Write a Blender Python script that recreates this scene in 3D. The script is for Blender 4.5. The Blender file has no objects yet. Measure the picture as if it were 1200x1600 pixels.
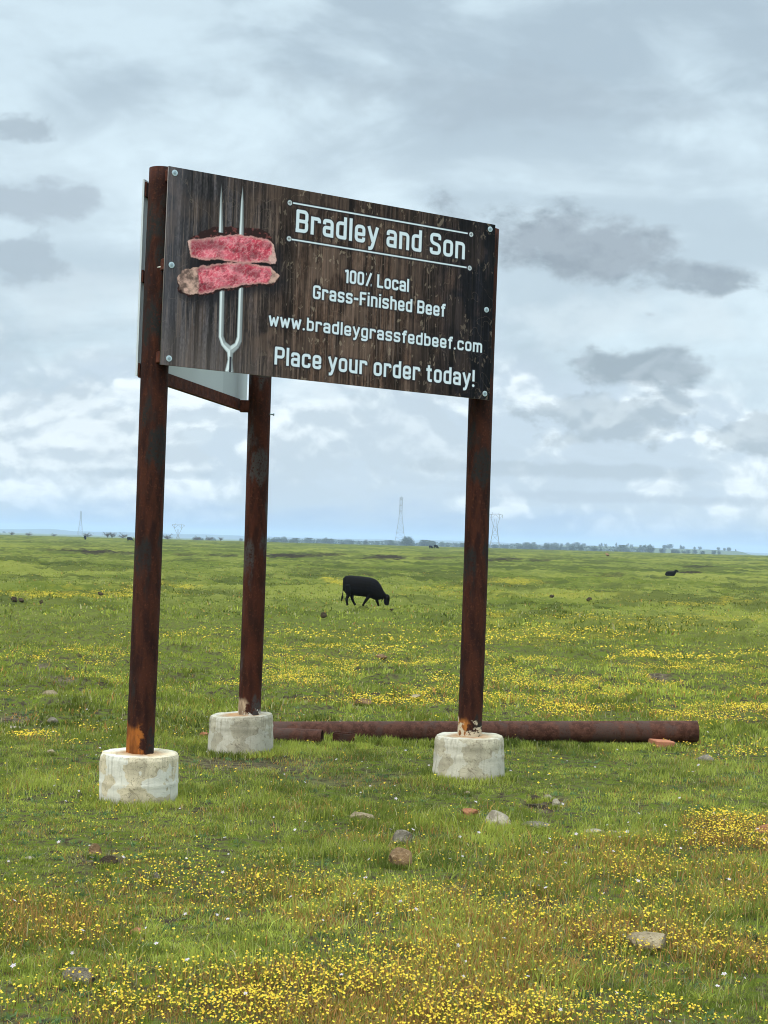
import bpy, bmesh, math, random
import numpy as np
from mathutils import Matrix, Vector

rng = np.random.default_rng(7)
random.seed(7)
SC = bpy.context.scene
COL = SC.collection

# ------------------------------------------------------------------ camera
FPX = 2400.0                                   # focal length in pixels of the 1200 x 1600 photograph
PITCH = math.atan(47.0 / FPX)
ROLL = math.radians(1.75)
CAMZ = 1.62
def _rx(a):
    c, s = math.cos(a), math.sin(a); return np.array([[1, 0, 0], [0, c, -s], [0, s, c]])
def _ry(a):
    c, s = math.cos(a), math.sin(a); return np.array([[c, 0, s], [0, 1, 0], [-s, 0, c]])
def _rz(a):
    c, s = math.cos(a), math.sin(a); return np.array([[c, -s, 0], [s, c, 0], [0, 0, 1]])
CR = _rx(math.pi / 2 + PITCH) @ _rz(ROLL)
CC = np.array([0.0, 0.0, CAMZ])
cd = bpy.data.cameras.new("camera")
cam = bpy.data.objects.new("camera", cd); COL.objects.link(cam)
cam.location = CC; cam.rotation_euler = Matrix(CR.tolist()).to_euler()
cd.sensor_fit = 'VERTICAL'; cd.sensor_height = 24.0; cd.lens = 24.0 * FPX / 1600.0
cd.clip_start = 0.1; cd.clip_end = 40000
SC.camera = cam
SC.render.resolution_x = 768; SC.render.resolution_y = 1024

def ray(px, py):
    return CR @ np.array([(px - 600) / FPX, (800 - py) / FPX, -1.0])
def at(px, py, Y):
    d = ray(px, py); return CC + d * (Y / d[1])
def project(P):
    q = (P - CC) @ CR
    z = np.minimum(q[..., 2], -1e-3)
    return 600 + FPX * q[..., 0] / -z, 800 - FPX * q[..., 1] / -z

# ------------------------------------------------------------------ render, exposure
SC.view_settings.view_transform = 'Standard'
SC.view_settings.look = 'None'
SC.view_settings.gamma = 1.0
SC.view_settings.exposure = 0.42
SC.cycles.use_denoising = True
SC.cycles.volume_bounces = 1
SC.cycles.max_bounces = 6
SC.cycles.filter_width = 1.0
SC.cycles.transparent_max_bounces = 4

# ------------------------------------------------------------------ node helpers
def new_mat(name):
    m = bpy.data.materials.new(name); m.use_nodes = True
    m.node_tree.nodes.clear(); return m
class NT:
    def __init__(s, tree): s.t = tree; s.n = tree.nodes; s.l = tree.links
    def node(s, typ, **kw):
        n = s.n.new(typ)
        for k, v in kw.items(): setattr(n, k, v)
        return n
    def put(s, sock, v):
        if isinstance(v, bpy.types.NodeSocket): s.l.new(v, sock)
        elif v is not None:
            if isinstance(v, (tuple, list)) and sock.type == 'RGBA' and len(v) == 3: v = (*v, 1)
            sock.default_value = v
    def math(s, op, a, b=None, c=None, clamp=False):
        n = s.node('ShaderNodeMath', operation=op, use_clamp=clamp)
        s.put(n.inputs[0], a)
        if b is not None: s.put(n.inputs[1], b)
        if c is not None: s.put(n.inputs[2], c)
        return n.outputs[0]
    def vmath(s, op, a, b=None):
        n = s.node('ShaderNodeVectorMath', operation=op)
        s.put(n.inputs[0], a)
        if b is not None: s.put(n.inputs[1], b)
        return n.outputs['Value'] if op in ('LENGTH', 'DOT_PRODUCT') else n.outputs[0]
    def mix(s, f, a, b, mode='MIX'):
        n = s.node('ShaderNodeMix', data_type='RGBA', blend_type=mode)
        s.put(n.inputs['Factor'], f); s.put(n.inputs[6], a); s.put(n.inputs[7], b)
        return n.outputs[2]
    def smooth(s, v, a, b, c=0.0, d=1.0):
        n = s.node('ShaderNodeMapRange', interpolation_type='SMOOTHSTEP')
        s.put(n.inputs[0], v); s.put(n.inputs[1], a); s.put(n.inputs[2], b); s.put(n.inputs[3], c); s.put(n.inputs[4], d)
        return n.outputs[0]
    def noise(s, vec, scale, detail=4, rough=.55, dist=0.0, out='Fac'):
        n = s.node('ShaderNodeTexNoise')
        if vec is not None: s.put(n.inputs['Vector'], vec)
        s.put(n.inputs['Scale'], scale); s.put(n.inputs['Detail'], detail); s.put(n.inputs['Roughness'], rough); s.put(n.inputs['Distortion'], dist)
        return n.outputs[out]
    def mapping(s, vec, loc=(0, 0, 0), scale=(1, 1, 1)):
        n = s.node('ShaderNodeMapping'); s.put(n.inputs[0], vec); s.put(n.inputs[1], loc); s.put(n.inputs[3], scale)
        return n.outputs[0]
    def obj(s): return s.node('ShaderNodeTexCoord').outputs['Object']
    def attr(s, name): return s.node('ShaderNodeAttribute', attribute_name=name)
    def principled(s, col, rough=.8, spec=.3, metal=0.0, normal=None):
        b = s.node('ShaderNodeBsdfPrincipled')
        s.put(b.inputs['Base Color'], col); s.put(b.inputs['Roughness'], rough); s.put(b.inputs['Specular IOR Level'], spec); s.put(b.inputs['Metallic'], metal)
        if normal is not None: s.l.new(normal, b.inputs['Normal'])
        return b.outputs[0]
    def bump(s, h, strength=.3, dist=.01):
        n = s.node('ShaderNodeBump'); s.put(n.inputs['Height'], h); s.put(n.inputs['Strength'], strength); s.put(n.inputs['Distance'], dist)
        return n.outputs[0]
    def out(s, surf): s.l.new(surf, s.node('ShaderNodeOutputMaterial').inputs['Surface'])

# ------------------------------------------------------------------ sky and sun
SUN_EL, SUN_AZ = math.radians(48), math.radians(215)      # azimuth clockwise from +Y
W = bpy.data.worlds.new("World"); SC.world = W; W.use_nodes = True
W.node_tree.nodes.clear()
w = NT(W.node_tree)
gen = w.node('ShaderNodeTexCoord').outputs['Generated']
dirn = w.vmath('NORMALIZE', gen)
sep = w.node('ShaderNodeSeparateXYZ'); w.l.new(dirn, sep.inputs[0])
dx, dy, dz = sep.outputs
sky = w.node('ShaderNodeTexSky', sky_type='NISHITA', sun_disc=False)
sky.sun_elevation = SUN_EL; sky.sun_rotation = SUN_AZ; sky.air_density = 1.2; sky.dust_density = 1.0
# tangent plane coordinates in front, in "pixels" of the photograph, level with the horizon
yy = w.math('MAXIMUM', dy, 0.05)
U = w.math('MULTIPLY', w.math('DIVIDE', dx, yy), FPX)
V = w.math('MULTIPLY', w.math('DIVIDE', dz, yy), FPX)
def lev(px, py):
    d = ray(px, py); return FPX * d[0] / d[1], FPX * d[2] / d[1]
def clampv(v, lo, hi): return w.math('MINIMUM', w.math('MAXIMUM', v, lo), hi)
st = w.mapping(dirn, scale=(1, 1, 2.3))
n_big = w.noise(w.mapping(dirn, (3.1, .4, 1.7), (1, 1, 2.6)), 4.2, 5, .52, .6)
n_mid = w.noise(w.mapping(dirn, (7.3, 2.4, .2), (1, 1, 2.2)), 12, 6, .56, .5)
n_fine = w.noise(w.mapping(dirn, (1.3, 5.4, 3.2), (1, 1, 1.7)), 34, 6, .6, .2)
def S(k): return tuple(x * 10 for x in k)
c_hi_dark = S((.345, .43, .495)); c_hi_lite = S((.52, .635, .70))
c_lo_dark = S((.41, .525, .635)); c_lo_lite = S((.68, .775, .84))
b1 = w.smooth(w.math('ADD', w.math('MULTIPLY', n_big, .62), w.math('MULTIPLY', n_mid, .38)), .41, .58)
hi = w.mix(b1, c_hi_dark, c_hi_lite)
# brighter belt between the two decks (about 250..560 px down the photo)
belt = w.math('MULTIPLY', w.smooth(V, 240, 420), w.smooth(V, 760, 520))
belt = w.math('MULTIPLY', belt, w.smooth(n_big, .30, .55, .35, 1.0))
hi = w.mix(w.math('MULTIPLY', belt, .62), hi, S((.66, .78, .835)))
# cumulus bank low over the horizon: billows lit from above, shaded bases
def heap(off):
    q = w.mapping(dirn, (2.2, .7, 4.1 + off), (1, 1, 1.45))
    wp = w.node('ShaderNodeVectorMath', operation='SCALE'); w.put(wp.inputs[0], w.noise(q, 9, 4, .55, 0, 'Color')); wp.inputs['Scale'].default_value = .085
    q2 = w.vmath('ADD', q, wp.outputs[0]); tot = w.math('MULTIPLY', w.noise(q2, 7.0, 7, .58, 0), .78)
    for sc_v, am in ((24, .17), (58, .07)):
        vr = w.node('ShaderNodeTexVoronoi', feature='F1'); w.put(vr.inputs['Vector'], q2); vr.inputs['Scale'].default_value = sc_v
        tot = w.math('ADD', tot, w.math('MULTIPLY', w.math('SUBTRACT', 1.0, vr.outputs['Distance']), am))
    return tot
nb0 = heap(0.0); nb1 = heap(.011)
emb = w.smooth(w.math('SUBTRACT', nb0, nb1), -.050, .052)
cover = w.smooth(nb0, .445, .525)
billow = w.mix(emb, S((.50, .585, .65)), S((.73, .805, .845)))
n_sh = w.noise(w.mapping(dirn, (4.3, 1.4, 9.0), (1, 1, 3.4)), 19, 5, .55, .4)
lo = w.mix(cover, S((.455, .545, .625)), billow)
lo = w.mix(w.smooth(n_sh, .47, .63, 0, .38), lo, S((.41, .49, .56)))
hi = w.mix(w.smooth(w.math('SUBTRACT', nb0, nb1), .055, -.06, 0, .16), hi, S((.37, .45, .51)))
Vn = w.math('ADD', V, w.math('MULTIPLY', w.math('SUBTRACT', n_mid, .5), 330))
base = w.mix(w.smooth(Vn, 225, 320), lo, hi)
# piled cumulus with a crisp upper edge on the left
n_blob = w.math('ADD', w.math('MULTIPLY', w.noise(w.mapping(dirn, (2.3, 8.4, 6.2), (1, 1, 1.5)), 17, 3, .5, .3), .55), w.math('MULTIPLY', n_fine, .45))
def blob(px, py, rx, ry, noise=.9, e0=.0, e1=.35, tilt=0.0, nsrc=None):
    u0, v0 = lev(px, py)
    a = w.math('SUBTRACT', U, u0); b = w.math('SUBTRACT', V, v0)
    if tilt: b = w.math('SUBTRACT', b, w.math('MULTIPLY', a, tilt))
    r = w.math('ADD', w.math('POWER', w.math('ABSOLUTE', w.math('DIVIDE', a, rx)), 2.0), w.math('POWER', w.math('ABSOLUTE', w.math('DIVIDE', b, ry)), 2.0))
    k = n_blob
    t = w.math('ADD', w.math('SUBTRACT', 1.0, w.math('SQRT', r)), w.math('MULTIPLY', w.math('SUBTRACT', k, .5), noise * 13))
    front = w.smooth(dy, .1, .3)
    return w.math('MULTIPLY', w.smooth(t, e0, e1), front)
def scrap(px, py, rx, ry, nz, e0, e1, amt, c0, c1=None, tilt=0.0):
    global base
    c = S(c0) if c1 is None else w.mix(emb, S(c0), S(c1))
    base = w.mix(w.math('MULTIPLY', blob(px, py, rx, ry, nz, e0, e1, tilt), amt), base, c)
scrap(150, 470, 260, 60, .3, 0, .8, .45, (.55, .63, .675))
scrap(90, 610, 130, 34, .3, 0, .5, .55, (.40, .49, .56))
scrap(130, 690, 260, 84, .28, .0, .30, .75, (.45, .525, .585), (.66, .73, .77))
scrap(560, 695, 210, 70, .28, .0, .30, .65, (.43, .51, .575), (.63, .705, .75))
scrap(200, 740, 200, 14, .3, 0, .5, .6, (.35, .43, .50))
scrap(1010, 500, 280, 66, .3, 0, .8, .55, (.58, .665, .71))
# named dark scraps
scrap(888, 386, 182, 72, .24, -.10, .45, .95, (.225, .27, .31), (.29, .34, .385), -.12)
scrap(1085, 432, 130, 32, .26, -.05, .50, .90, (.25, .30, .345), (.30, .355, .40), -.03)
scrap(995, 568, 135, 44, .26, -.05, .50, .92, (.25, .305, .35), (.32, .38, .43), .05)
scrap(1015, 492, 24, 11, .3, 0, .6, .6, (.36, .42, .47))
scrap(960, 655, 170, 50, .36, .05, .45, .8, (.31, .375, .43), (.42, .49, .54))
scrap(1180, 685, 90, 60, .36, .05, .45, .8, (.31, .375, .43), (.42, .49, .54))
scrap(900, 735, 360, 16, .3, 0, .6, .6, (.34, .41, .47))
scrap(1000, 780, 300, 12, .3, 0, .6, .5, (.36, .43, .50))
scrap(40, 315, 140, 34, .34, 0, .6, .75, (.33, .39, .445))
scrap(20, 410, 80, 46, .34, 0, .5, .75, (.32, .385, .44))
scrap(15, 195, 70, 26, .34, 0, .5, .6, (.27, .325, .375))
scrap(780, 150, 520, 70, .3, 0, 1.0, .5, (.31, .375, .43))
# blue clear strip near the horizon
strip = w.smooth(w.math('ADD', V, w.math('MULTIPLY', w.math('SUBTRACT', n_sh, .5), 110)), 74, 2)
base = w.mix(w.math('MULTIPLY', strip, .85), base, w.mix(w.smooth(V, 0, 60), S((.26, .375, .56)), S((.31, .425, .59))))
# thick overcast: the cloud deck overhead, outside the frame, is brighter than the rim (CIE overcast)
zen = w.smooth(dz, .32, .85, 1.0, 4.0)
base = w.vmath('MULTIPLY', base, w.vmath('MULTIPLY', (1, 1, 1), w.node('ShaderNodeCombineXYZ').outputs[0])) if False else base
sc_ = w.node('ShaderNodeVectorMath', operation='SCALE'); w.put(sc_.inputs[0], base); w.put(sc_.inputs['Scale'], zen)
final = w.mix(.94, sky.outputs[0], sc_.outputs[0])
bg = w.node('ShaderNodeBackground'); w.l.new(final, bg.inputs[0]); bg.inputs[1].default_value = .1
w.l.new(bg.outputs[0], w.node('ShaderNodeOutputWorld').inputs[0])

sl = bpy.data.lights.new("sun", 'SUN'); sl.energy = 1.5; sl.angle = math.radians(30); sl.color = (1, .96, .9)
sun = bpy.data.objects.new("sun", sl); COL.objects.link(sun)
sd = Vector((math.sin(SUN_AZ) * math.cos(SUN_EL), math.cos(SUN_AZ) * math.cos(SUN_EL), math.sin(SUN_EL)))
sun.rotation_euler = sd.to_track_quat('Z', 'Y').to_euler(); sun.location = (0, 0, 30)

# ------------------------------------------------------------------ noise in numpy
def _hash(ix, iy, seed):
    h = (ix.astype(np.int64) * 374761393 + iy.astype(np.int64) * 668265263 + seed * 1442695041) & 0xffffffff
    h = ((h ^ (h >> 13)) * 1274126177) & 0xffffffff
    return ((h ^ (h >> 16)) & 0xffff) / 65535.0
def vnoise(x, y, seed=0):
    ix = np.floor(x); iy = np.floor(y); fx = x - ix; fy = y - iy
    fx = fx * fx * fx * (fx * (fx * 6 - 15) + 10); fy = fy * fy * fy * (fy * (fy * 6 - 15) + 10)
    a = _hash(ix, iy, seed); b = _hash(ix + 1, iy, seed); c = _hash(ix, iy + 1, seed); d = _hash(ix + 1, iy + 1, seed)
    return (a + (b - a) * fx) * (1 - fy) + (c + (d - c) * fx) * fy
def fbm(x, y, seed=0, octs=4, rough=.5):
    s = 0; a = 1; t = 0
    x = np.asarray(x, float); y = np.asarray(y, float)
    for o in range(octs):
        s = s + a * vnoise(x + 17.3 * o, y - 9.1 * o, seed + o); t += a; a *= rough; x = x * 2.03; y = y * 2.03
    return s / t
def sstep(v, a, b):
    t = np.clip((v - a) / (b - a), 0, 1); return t * t * (3 - 2 * t)

# ------------------------------------------------------------------ terrain shape and masks
_D = [0, 13, 25, 52, 100, 190, 330, 600, 1000, 1400, 3000, 20000]
_Z = [0, 0, -.12, -.70, -1.10, -1.30, -.9, -.3, -.15, -3.2, -5, -8]
def soil_spots():
    return [(430, 1192, 120, 9, .8), (560, 1215, 120, 10, .5), (320, 1268, 90, 8, .7), (230, 1288, 60, 7, .6), (850, 1254, 42, 12, 1.3), (720, 1392, 55, 9, 1.0),
            (830, 1408, 70, 9, .9), (150, 1342, 45, 12, .8), (25, 1122, 34, 9, 1.3), (62, 1052, 16, 5, 1.2), (96, 1073, 26, 5, 1.1), (126, 1085, 12, 4, .7),
            (880, 1068, 36, 5, 1.3), (1024, 1062, 34, 5, 1.2), (1128, 1128, 34, 7, 1.0), (1020, 1300, 60, 6, .7), (560, 1310, 90, 7, .5), (60, 1300, 60, 7, .6),
            (700, 1300, 60, 6, .5), (1080, 1225, 90, 8, .4), (480, 1262, 50, 6, .6), (200, 1470, 60, 10, .6), (520, 1440, 90, 12, .8), (960, 1460, 120, 12, .7), (420, 1560, 120, 14, .7),
            (1170, 1480, 60, 14, .8), (800, 1560, 150, 12, .6), (150, 865, 38, 3.2, 1.5), (110, 862, 40, 2.5, .9), (215, 868, 30, 2, .7), (450, 870, 46, 3.5, 1.4), (500, 869, 40, 2.5, .9),
            (600, 873, 32, 3.5, 1.4), (680, 874, 30, 2, .8), (780, 876, 34, 2.5, 1.1), (570, 905, 14, 2.5, .6), (290, 869, 24, 2, .7), (340, 871, 30, 2.2, .8), (840, 878, 20, 2, .8), (620, 940, 20, 3, .6),
            (1075, 898, 20, 2, 1.2), (1090, 888, 26, 2, .7), (950, 905, 30, 2, .6)]
SOIL = soil_spots()
FLOW = [(600, 1595, 720, 34, .62), (930, 1500, 330, 48, .42), (80, 1455, 150, 60, .45), (300, 1400, 230, 40, .26), (640, 1440, 200, 40, .24), (650, 1545, 300, 34, .42), (1150, 1305, 90, 32, .85), (1000, 1390, 220, 50, .24), (200, 1560, 220, 40, .40),
 (850, 1085, 380, 24, .8), (620, 1040, 210, 34, .7), (480, 1075, 70, 14, .7), (1150, 1113, 110, 12, 1.1), (880, 1113, 60, 10, 1.0), (880, 990, 230, 9, .7), (1100, 1040, 170, 20, .8),
        (800, 1005, 150, 8, .9), (350, 1078, 110, 8, .6), (100, 1037, 130, 8, .8), (170, 1070, 60, 6, .8), (66, 1158, 46, 8, 1.1), (15, 1095, 40, 6, .8), (150, 1140, 30, 8, .5), (120, 1170, 60, 6, .2),
        (105, 934, 150, 6, 1.1), (240, 921, 60, 4, .9), (535, 916, 30, 4, 1.1), (640, 933, 70, 3, .4), (790, 913, 50, 5, .8), (1090, 948, 70, 3, .9), (985, 945, 40, 3, .7), (770, 975, 40, 9, .9), (1000, 975, 180, 9, .5), (680, 925, 40, 3, .5),
        (700, 1060, 60, 8, .7), (500, 1000, 170, 8, .35), (300, 1000, 120, 6, .4), (1050, 1150, 80, 10, .3), (1110, 1180, 70, 12, .35), (960, 1320, 90, 12, .3), (150, 1290, 200, 20, .04), (850, 935, 200, 3, .4), (90, 1010, 100, 6, .35)]
def field(x, y, spots, jit=.55, seed=50):
    x = np.asarray(x, float); y = np.asarray(y, float)
    P = np.stack([x, y, base_z(x, y)], -1)
    px, py = project(P)
    ok = y > 2
    nz = (fbm(x * .9, y * .9, seed, 4) - .5) * 2
    r = np.zeros(x.shape)
    for (cx, cy, rx, ry, wt) in spots:
        q = ((px - cx) / rx) ** 2 + ((py - cy) / ry) ** 2
        r = np.maximum(r, wt * np.clip(1.15 - q * .8 + nz * jit * 2.4, 0, 1))
    return np.where(ok, r, 0)
def base_z(x, y):
    x = np.asarray(x, float); y = np.asarray(y, float)
    D = np.hypot(x, y)
    z = np.interp(D, _D, _Z)
    # round the corners of the profile
    z = (z + np.interp(D * 1.12, _D, _Z) + np.interp(D * .88, _D, _Z)) / 3
    return z + 2.2 * np.tanh(x / 700) * sstep(D, 60, 500)
def height(x, y):
    x = np.asarray(x, float); y = np.asarray(y, float)
    D = np.hypot(x, y)
    z = base_z(x, y)
    z = z + (fbm(x * .7, y * .7, 3, 4) - .5) * .07
    z = z + (fbm(x * 3.1, y * 3.1, 9, 3) - .5) * .035 * sstep(-D, -60, -20)
    z = z + (fbm(x * .16, y * .22, 21, 4, .55) - .5) * .55 * sstep(D, 18, 70) * sstep(-D, -900, -300)
    rid = 1 - np.abs(fbm(x * .08, y * .16, 33, 4, .55) * 2 - 1) * 2.2
    z = z + rid * .22 * sstep(D, 35, 110) * sstep(-D, -1000, -300)
    # tussocks
    z = z + sstep(fbm(x * 1.3, y * 1.7, 41, 3), .52, .72) * .12 * sstep(D, 10, 20) + sstep(fbm(x * .55, y * .5, 45, 4), .55, .68) * .14 * sstep(D, 22, 45) * sstep(-D, -400, -150)
    # low mound right of the long pipe's end
    mx, my = at(1135, 1150, 13.4)[:2]
    z = z + .13 * np.exp(-(((x - mx) / .33) ** 2 + ((y - my) / .5) ** 2))
    return z
_Ds = np.geomspace(3, 6000, 9000)
def at_ground(px, py):
    d = ray(px, py); P = CC + np.outer(_Ds / d[1], d)
    f = P[:, 2] - height(P[:, 0], P[:, 1])
    i = np.argmax(f < 0)
    if i == 0: i = np.argmin(np.abs(f[:6000]))
    return P[i]
def streaks(x, y):
    # dark streaks: rank grass and tussock shade painted in; paler worn ones
    D = np.hypot(x, y)
    f = fbm(x * .14, y * .055, 601, 7, .68); g = fbm(x * .9, y * .45, 611, 4, .6)
    dk = np.maximum(sstep(f, .505, .57) * sstep(D, 16, 40), sstep(g, .56, .66) * sstep(D, 9, 14) * sstep(-D, -70, -30))
    lt = sstep(fbm(x * .05, y * .03, 621, 6, .65), .52, .60)
    return dk, lt
def gz(x, y): return float(height(np.array([x]), np.array([y]))[0])

# ------------------------------------------------------------------ mesh helpers
def np_mesh(name, verts, faces_flat, starts, mats=None, mat_idx=None, smooth=False, colors=None):
    me = bpy.data.meshes.new(name)
    nv = len(verts); nl = len(faces_flat); nf = len(starts)
    me.vertices.add(nv); me.vertices.foreach_set('co', np.asarray(verts, np.float32).ravel())
    me.loops.add(nl); me.loops.foreach_set('vertex_index', np.asarray(faces_flat, np.int32))
    me.polygons.add(nf); me.polygons.foreach_set('loop_start', np.asarray(starts, np.int32))
    if smooth is not False: me.polygons.foreach_set('use_smooth', np.full(nf, bool(smooth)))
    for m in (mats or []): me.materials.append(m)
    if mat_idx is not None: me.polygons.foreach_set('material_index', np.asarray(mat_idx, np.int32))
    me.update(calc_edges=True)
    if colors is not None:
        for k, c in colors.items():
            a = me.color_attributes.new(k, 'FLOAT_COLOR', 'POINT')
            c4 = np.ones((nv, 4), np.float32); c4[:, :3] = c; a.data.foreach_set('color', c4.ravel())
    return me
def link(name, me, parent=None, kind=None, label=None, cat=None, group=None):
    o = bpy.data.objects.new(name, me); COL.objects.link(o)
    if parent: o.parent = parent
    if kind: o['kind'] = kind
    if label: o['label'] = label
    if cat: o['category'] = cat
    if group: o['group'] = group
    return o
def bm_obj(name, bm, mat, parent=None, smooth=False, **kw):
    me = bpy.data.meshes.new(name); bm.normal_update(); bm.to_mesh(me); bm.free()
    if mat: me.materials.append(mat)
    if smooth: me.polygons.foreach_set('use_smooth', [True] * len(me.polygons))
    return link(name, me, parent, **kw)
def add_box(bm, c, s, M=None, bevel=0.0):
    r = bmesh.ops.create_cube(bm, size=1.0)
    vs = r['verts']
    for v in vs: v.co = Vector((v.co.x * s[0], v.co.y * s[1], v.co.z * s[2]))
    if bevel:
        es = list({e for v in vs for e in v.link_edges})
        rb = bmesh.ops.bevel(bm, geom=es, offset=bevel, segments=1, affect='EDGES')
        vs = list({v for f in rb['faces'] for v in f.verts} | {v for v in vs if v.is_valid})
    T = Matrix.Translation(Vector(c))
    if M is not None: T = T @ M
    for v in vs: v.co = T @ v.co
def add_tube(bm, pts, radii, seg=12, cap=True, jitter=0.0):
    pts = [Vector(p) for p in pts]; rings = []
    if not hasattr(radii, '__len__'): radii = [radii] * len(pts)
    ref = None
    for i, p in enumerate(pts):
        t = (pts[min(i + 1, len(pts) - 1)] - pts[max(i - 1, 0)]).normalized()
        if ref is None:
            ref = Vector((0, 0, 1)) if abs(t.z) < .9 else Vector((1, 0, 0))
        u = t.cross(ref).normalized(); v = t.cross(u).normalized(); ref = v.cross(t) * -1 if False else ref
        rings.append([bm.verts.new(p + (u * math.cos(2 * math.pi * k / seg) + v * math.sin(2 * math.pi * k / seg)) * radii[i] * (1 + random.uniform(-jitter, jitter))) for k in range(seg)])
    for a, b in zip(rings, rings[1:]):
        for k in range(seg): bm.faces.new((a[k], a[(k + 1) % seg], b[(k + 1) % seg], b[k]))
    if cap:
        bm.faces.new(rings[0][::-1]); bm.faces.new(rings[-1])
    bmesh.ops.recalc_face_normals(bm, faces=bm.faces)
    return rings

# ------------------------------------------------------------------ ground
rad = np.concatenate([[.35, .8, 1.5, 2.2], np.geomspace(2.9, 420, 520), np.geomspace(430, 9000, 60)])
half = math.radians(17)
mid_a = math.radians(44)
ang = np.concatenate([np.linspace(-half, half, 430), np.linspace(half, mid_a, 90)[1:], np.linspace(mid_a, 2 * math.pi - mid_a, 50)[1:-1], np.linspace(2 * math.pi - mid_a, 2 * math.pi - half, 90)[:-1]])
A, Rr = np.meshgrid(ang, rad)
gx = Rr * np.sin(A); gy = Rr * np.cos(A); nR, nA = gx.shape
gzv = height(gx, gy)
soil = field(gx, gy, SOIL, .5, 61)
flow = field(gx, gy, FLOW, .75, 71)
gzv = gzv - .035 * np.clip(soil, 0, 1) * sstep(-Rr, -60, -20) 
gzv = gzv + .25 * np.clip(soil - .5, 0, 1) * (fbm(gx * .5, gy * .5, 5, 4) - .2) * sstep(Rr, 40, 90)
gv = np.stack([gx.ravel(), gy.ravel(), gzv.ravel()], 1)
gv = np.vstack([gv, [[0, 0, 0]]])
idx = np.arange(nR * nA).reshape(nR, nA); nxt = np.roll(idx, -1, 1)
quads = np.stack([idx[:-1], idx[1:], nxt[1:], nxt[:-1]], -1).reshape(-1, 4)
tris = np.stack([idx[0], nxt[0], np.full(nA, nR * nA)], -1)
flat = np.concatenate([quads.ravel(), tris.ravel()])
starts = np.concatenate([np.arange(len(quads)) * 4, len(quads) * 4 + np.arange(len(tris)) * 3])
mk = np.zeros((len(gv), 3), np.float32)
mk[:-1, 0] = np.clip(soil, 0, 1).ravel(); mk[:-1, 1] = np.clip(flow, 0, 1).ravel(); mk[:-1, 2] = sstep(Rr, 14, 60).ravel()

m = new_mat("meadow_ground"); t = NT(m.node_tree)
co = t.obj(); at_ = t.attr('mask').outputs['Color']
sp = t.node('ShaderNodeSeparateColor'); t.l.new(at_, sp.inputs[0]); mS, mY, mF = sp.outputs
nA_ = t.noise(co, .35, 6, .6); nB = t.noise(co, 2.6, 6, .62); nC = t.noise(co, 14, 4, .65); nD = t.noise(co, .045, 5, .55)
g1 = t.mix(t.smooth(nB, .35, .66), (.082, .096, .020), (.165, .172, .040))
g1 = t.mix(t.smooth(nA_, .42, .64, 0, .7), g1, (.185, .186, .044))
g1 = t.mix(t.smooth(nD, .40, .62, 0, .7), g1, (.075, .095, .014))
soil_shade = t.mix(t.smooth(nC, .3, .7), (.036, .028, .018), (.15, .115, .075))  # soil colour, dark end deepened to paint shade between the blades
near = t.mix(t.smooth(nC, .35, .62), soil_shade, (.085, .11, .014))
col = t.mix(mF, near, g1)
st_n = t.noise(t.mapping(co, scale=(.5, 1.6, 1)), 1.1, 6, .65)
col = t.mix(t.math('MULTIPLY', t.smooth(st_n, .54, .66, 0, .7), mF), col, (.035, .044, .012))
st2 = t.noise(t.mapping(co, scale=(.35, 1, 1)), .16, 7, .68)
col = t.mix(t.math('MULTIPLY', t.smooth(st2, .55, .66, 0, .6), mF), col, (.035, .040, .014))
st3 = t.noise(t.mapping(co, (40, 9, 0), (.35, 1, 1)), .05, 7, .65)
col = t.mix(t.math('MULTIPLY', t.smooth(st3, .54, .64, 0, .6), mF), col, (.18, .178, .036))
tsp = t.node('ShaderNodeSeparateColor'); t.l.new(t.attr('tone').outputs['Color'], tsp.inputs[0])
col = t.mix(t.math('MULTIPLY', t.math('MULTIPLY', tsp.outputs[1], .5), mF), col, (.195, .195, .040))
col = t.mix(t.math('MULTIPLY', t.math('MULTIPLY', tsp.outputs[0], .62), mF), col, (.045, .054, .016))
ys = t.smooth(t.noise(co, 5.5, 8, .8), .42, .56, 0, .8)
yel = t.mix(t.smooth(nC, .4, .6), (.26, .20, .03), (.52, .38, .03))
col = t.mix(t.math('MULTIPLY', t.math('MULTIPLY', ys, mY), t.math('MULTIPLY', mF, .85)), col, yel)
soilf = t.mix(mF, soil_shade, t.mix(t.smooth(nB, .4, .6), (.012, .009, .007), (.05, .038, .024)))
col = t.mix(t.math('MULTIPLY', mS, t.smooth(nB, .3, .5, .55, 1.0)), col, soilf)
hb = t.math('ADD', t.math('MULTIPLY', nB, .6), t.math('MULTIPLY', nC, .25))
t.out(t.principled(col, .95, .0, normal=t.bump(hb, .9, .12)))
gme = np_mesh("ground", gv, flat, starts, [m], smooth=True, colors={'mask': mk})
_dk, _lt = streaks(gx, gy)
tn = np.zeros((len(gv), 4), np.float32); tn[:, 3] = 1; tn[:-1, 0] = _dk.ravel(); tn[:-1, 1] = _lt.ravel()
_a = gme.color_attributes.new('tone', 'FLOAT_COLOR', 'POINT'); _a.data.foreach_set('color', tn.ravel())
link("ground", gme, kind="structure", label="green pasture ground with flower patches and bare soil")

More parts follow.
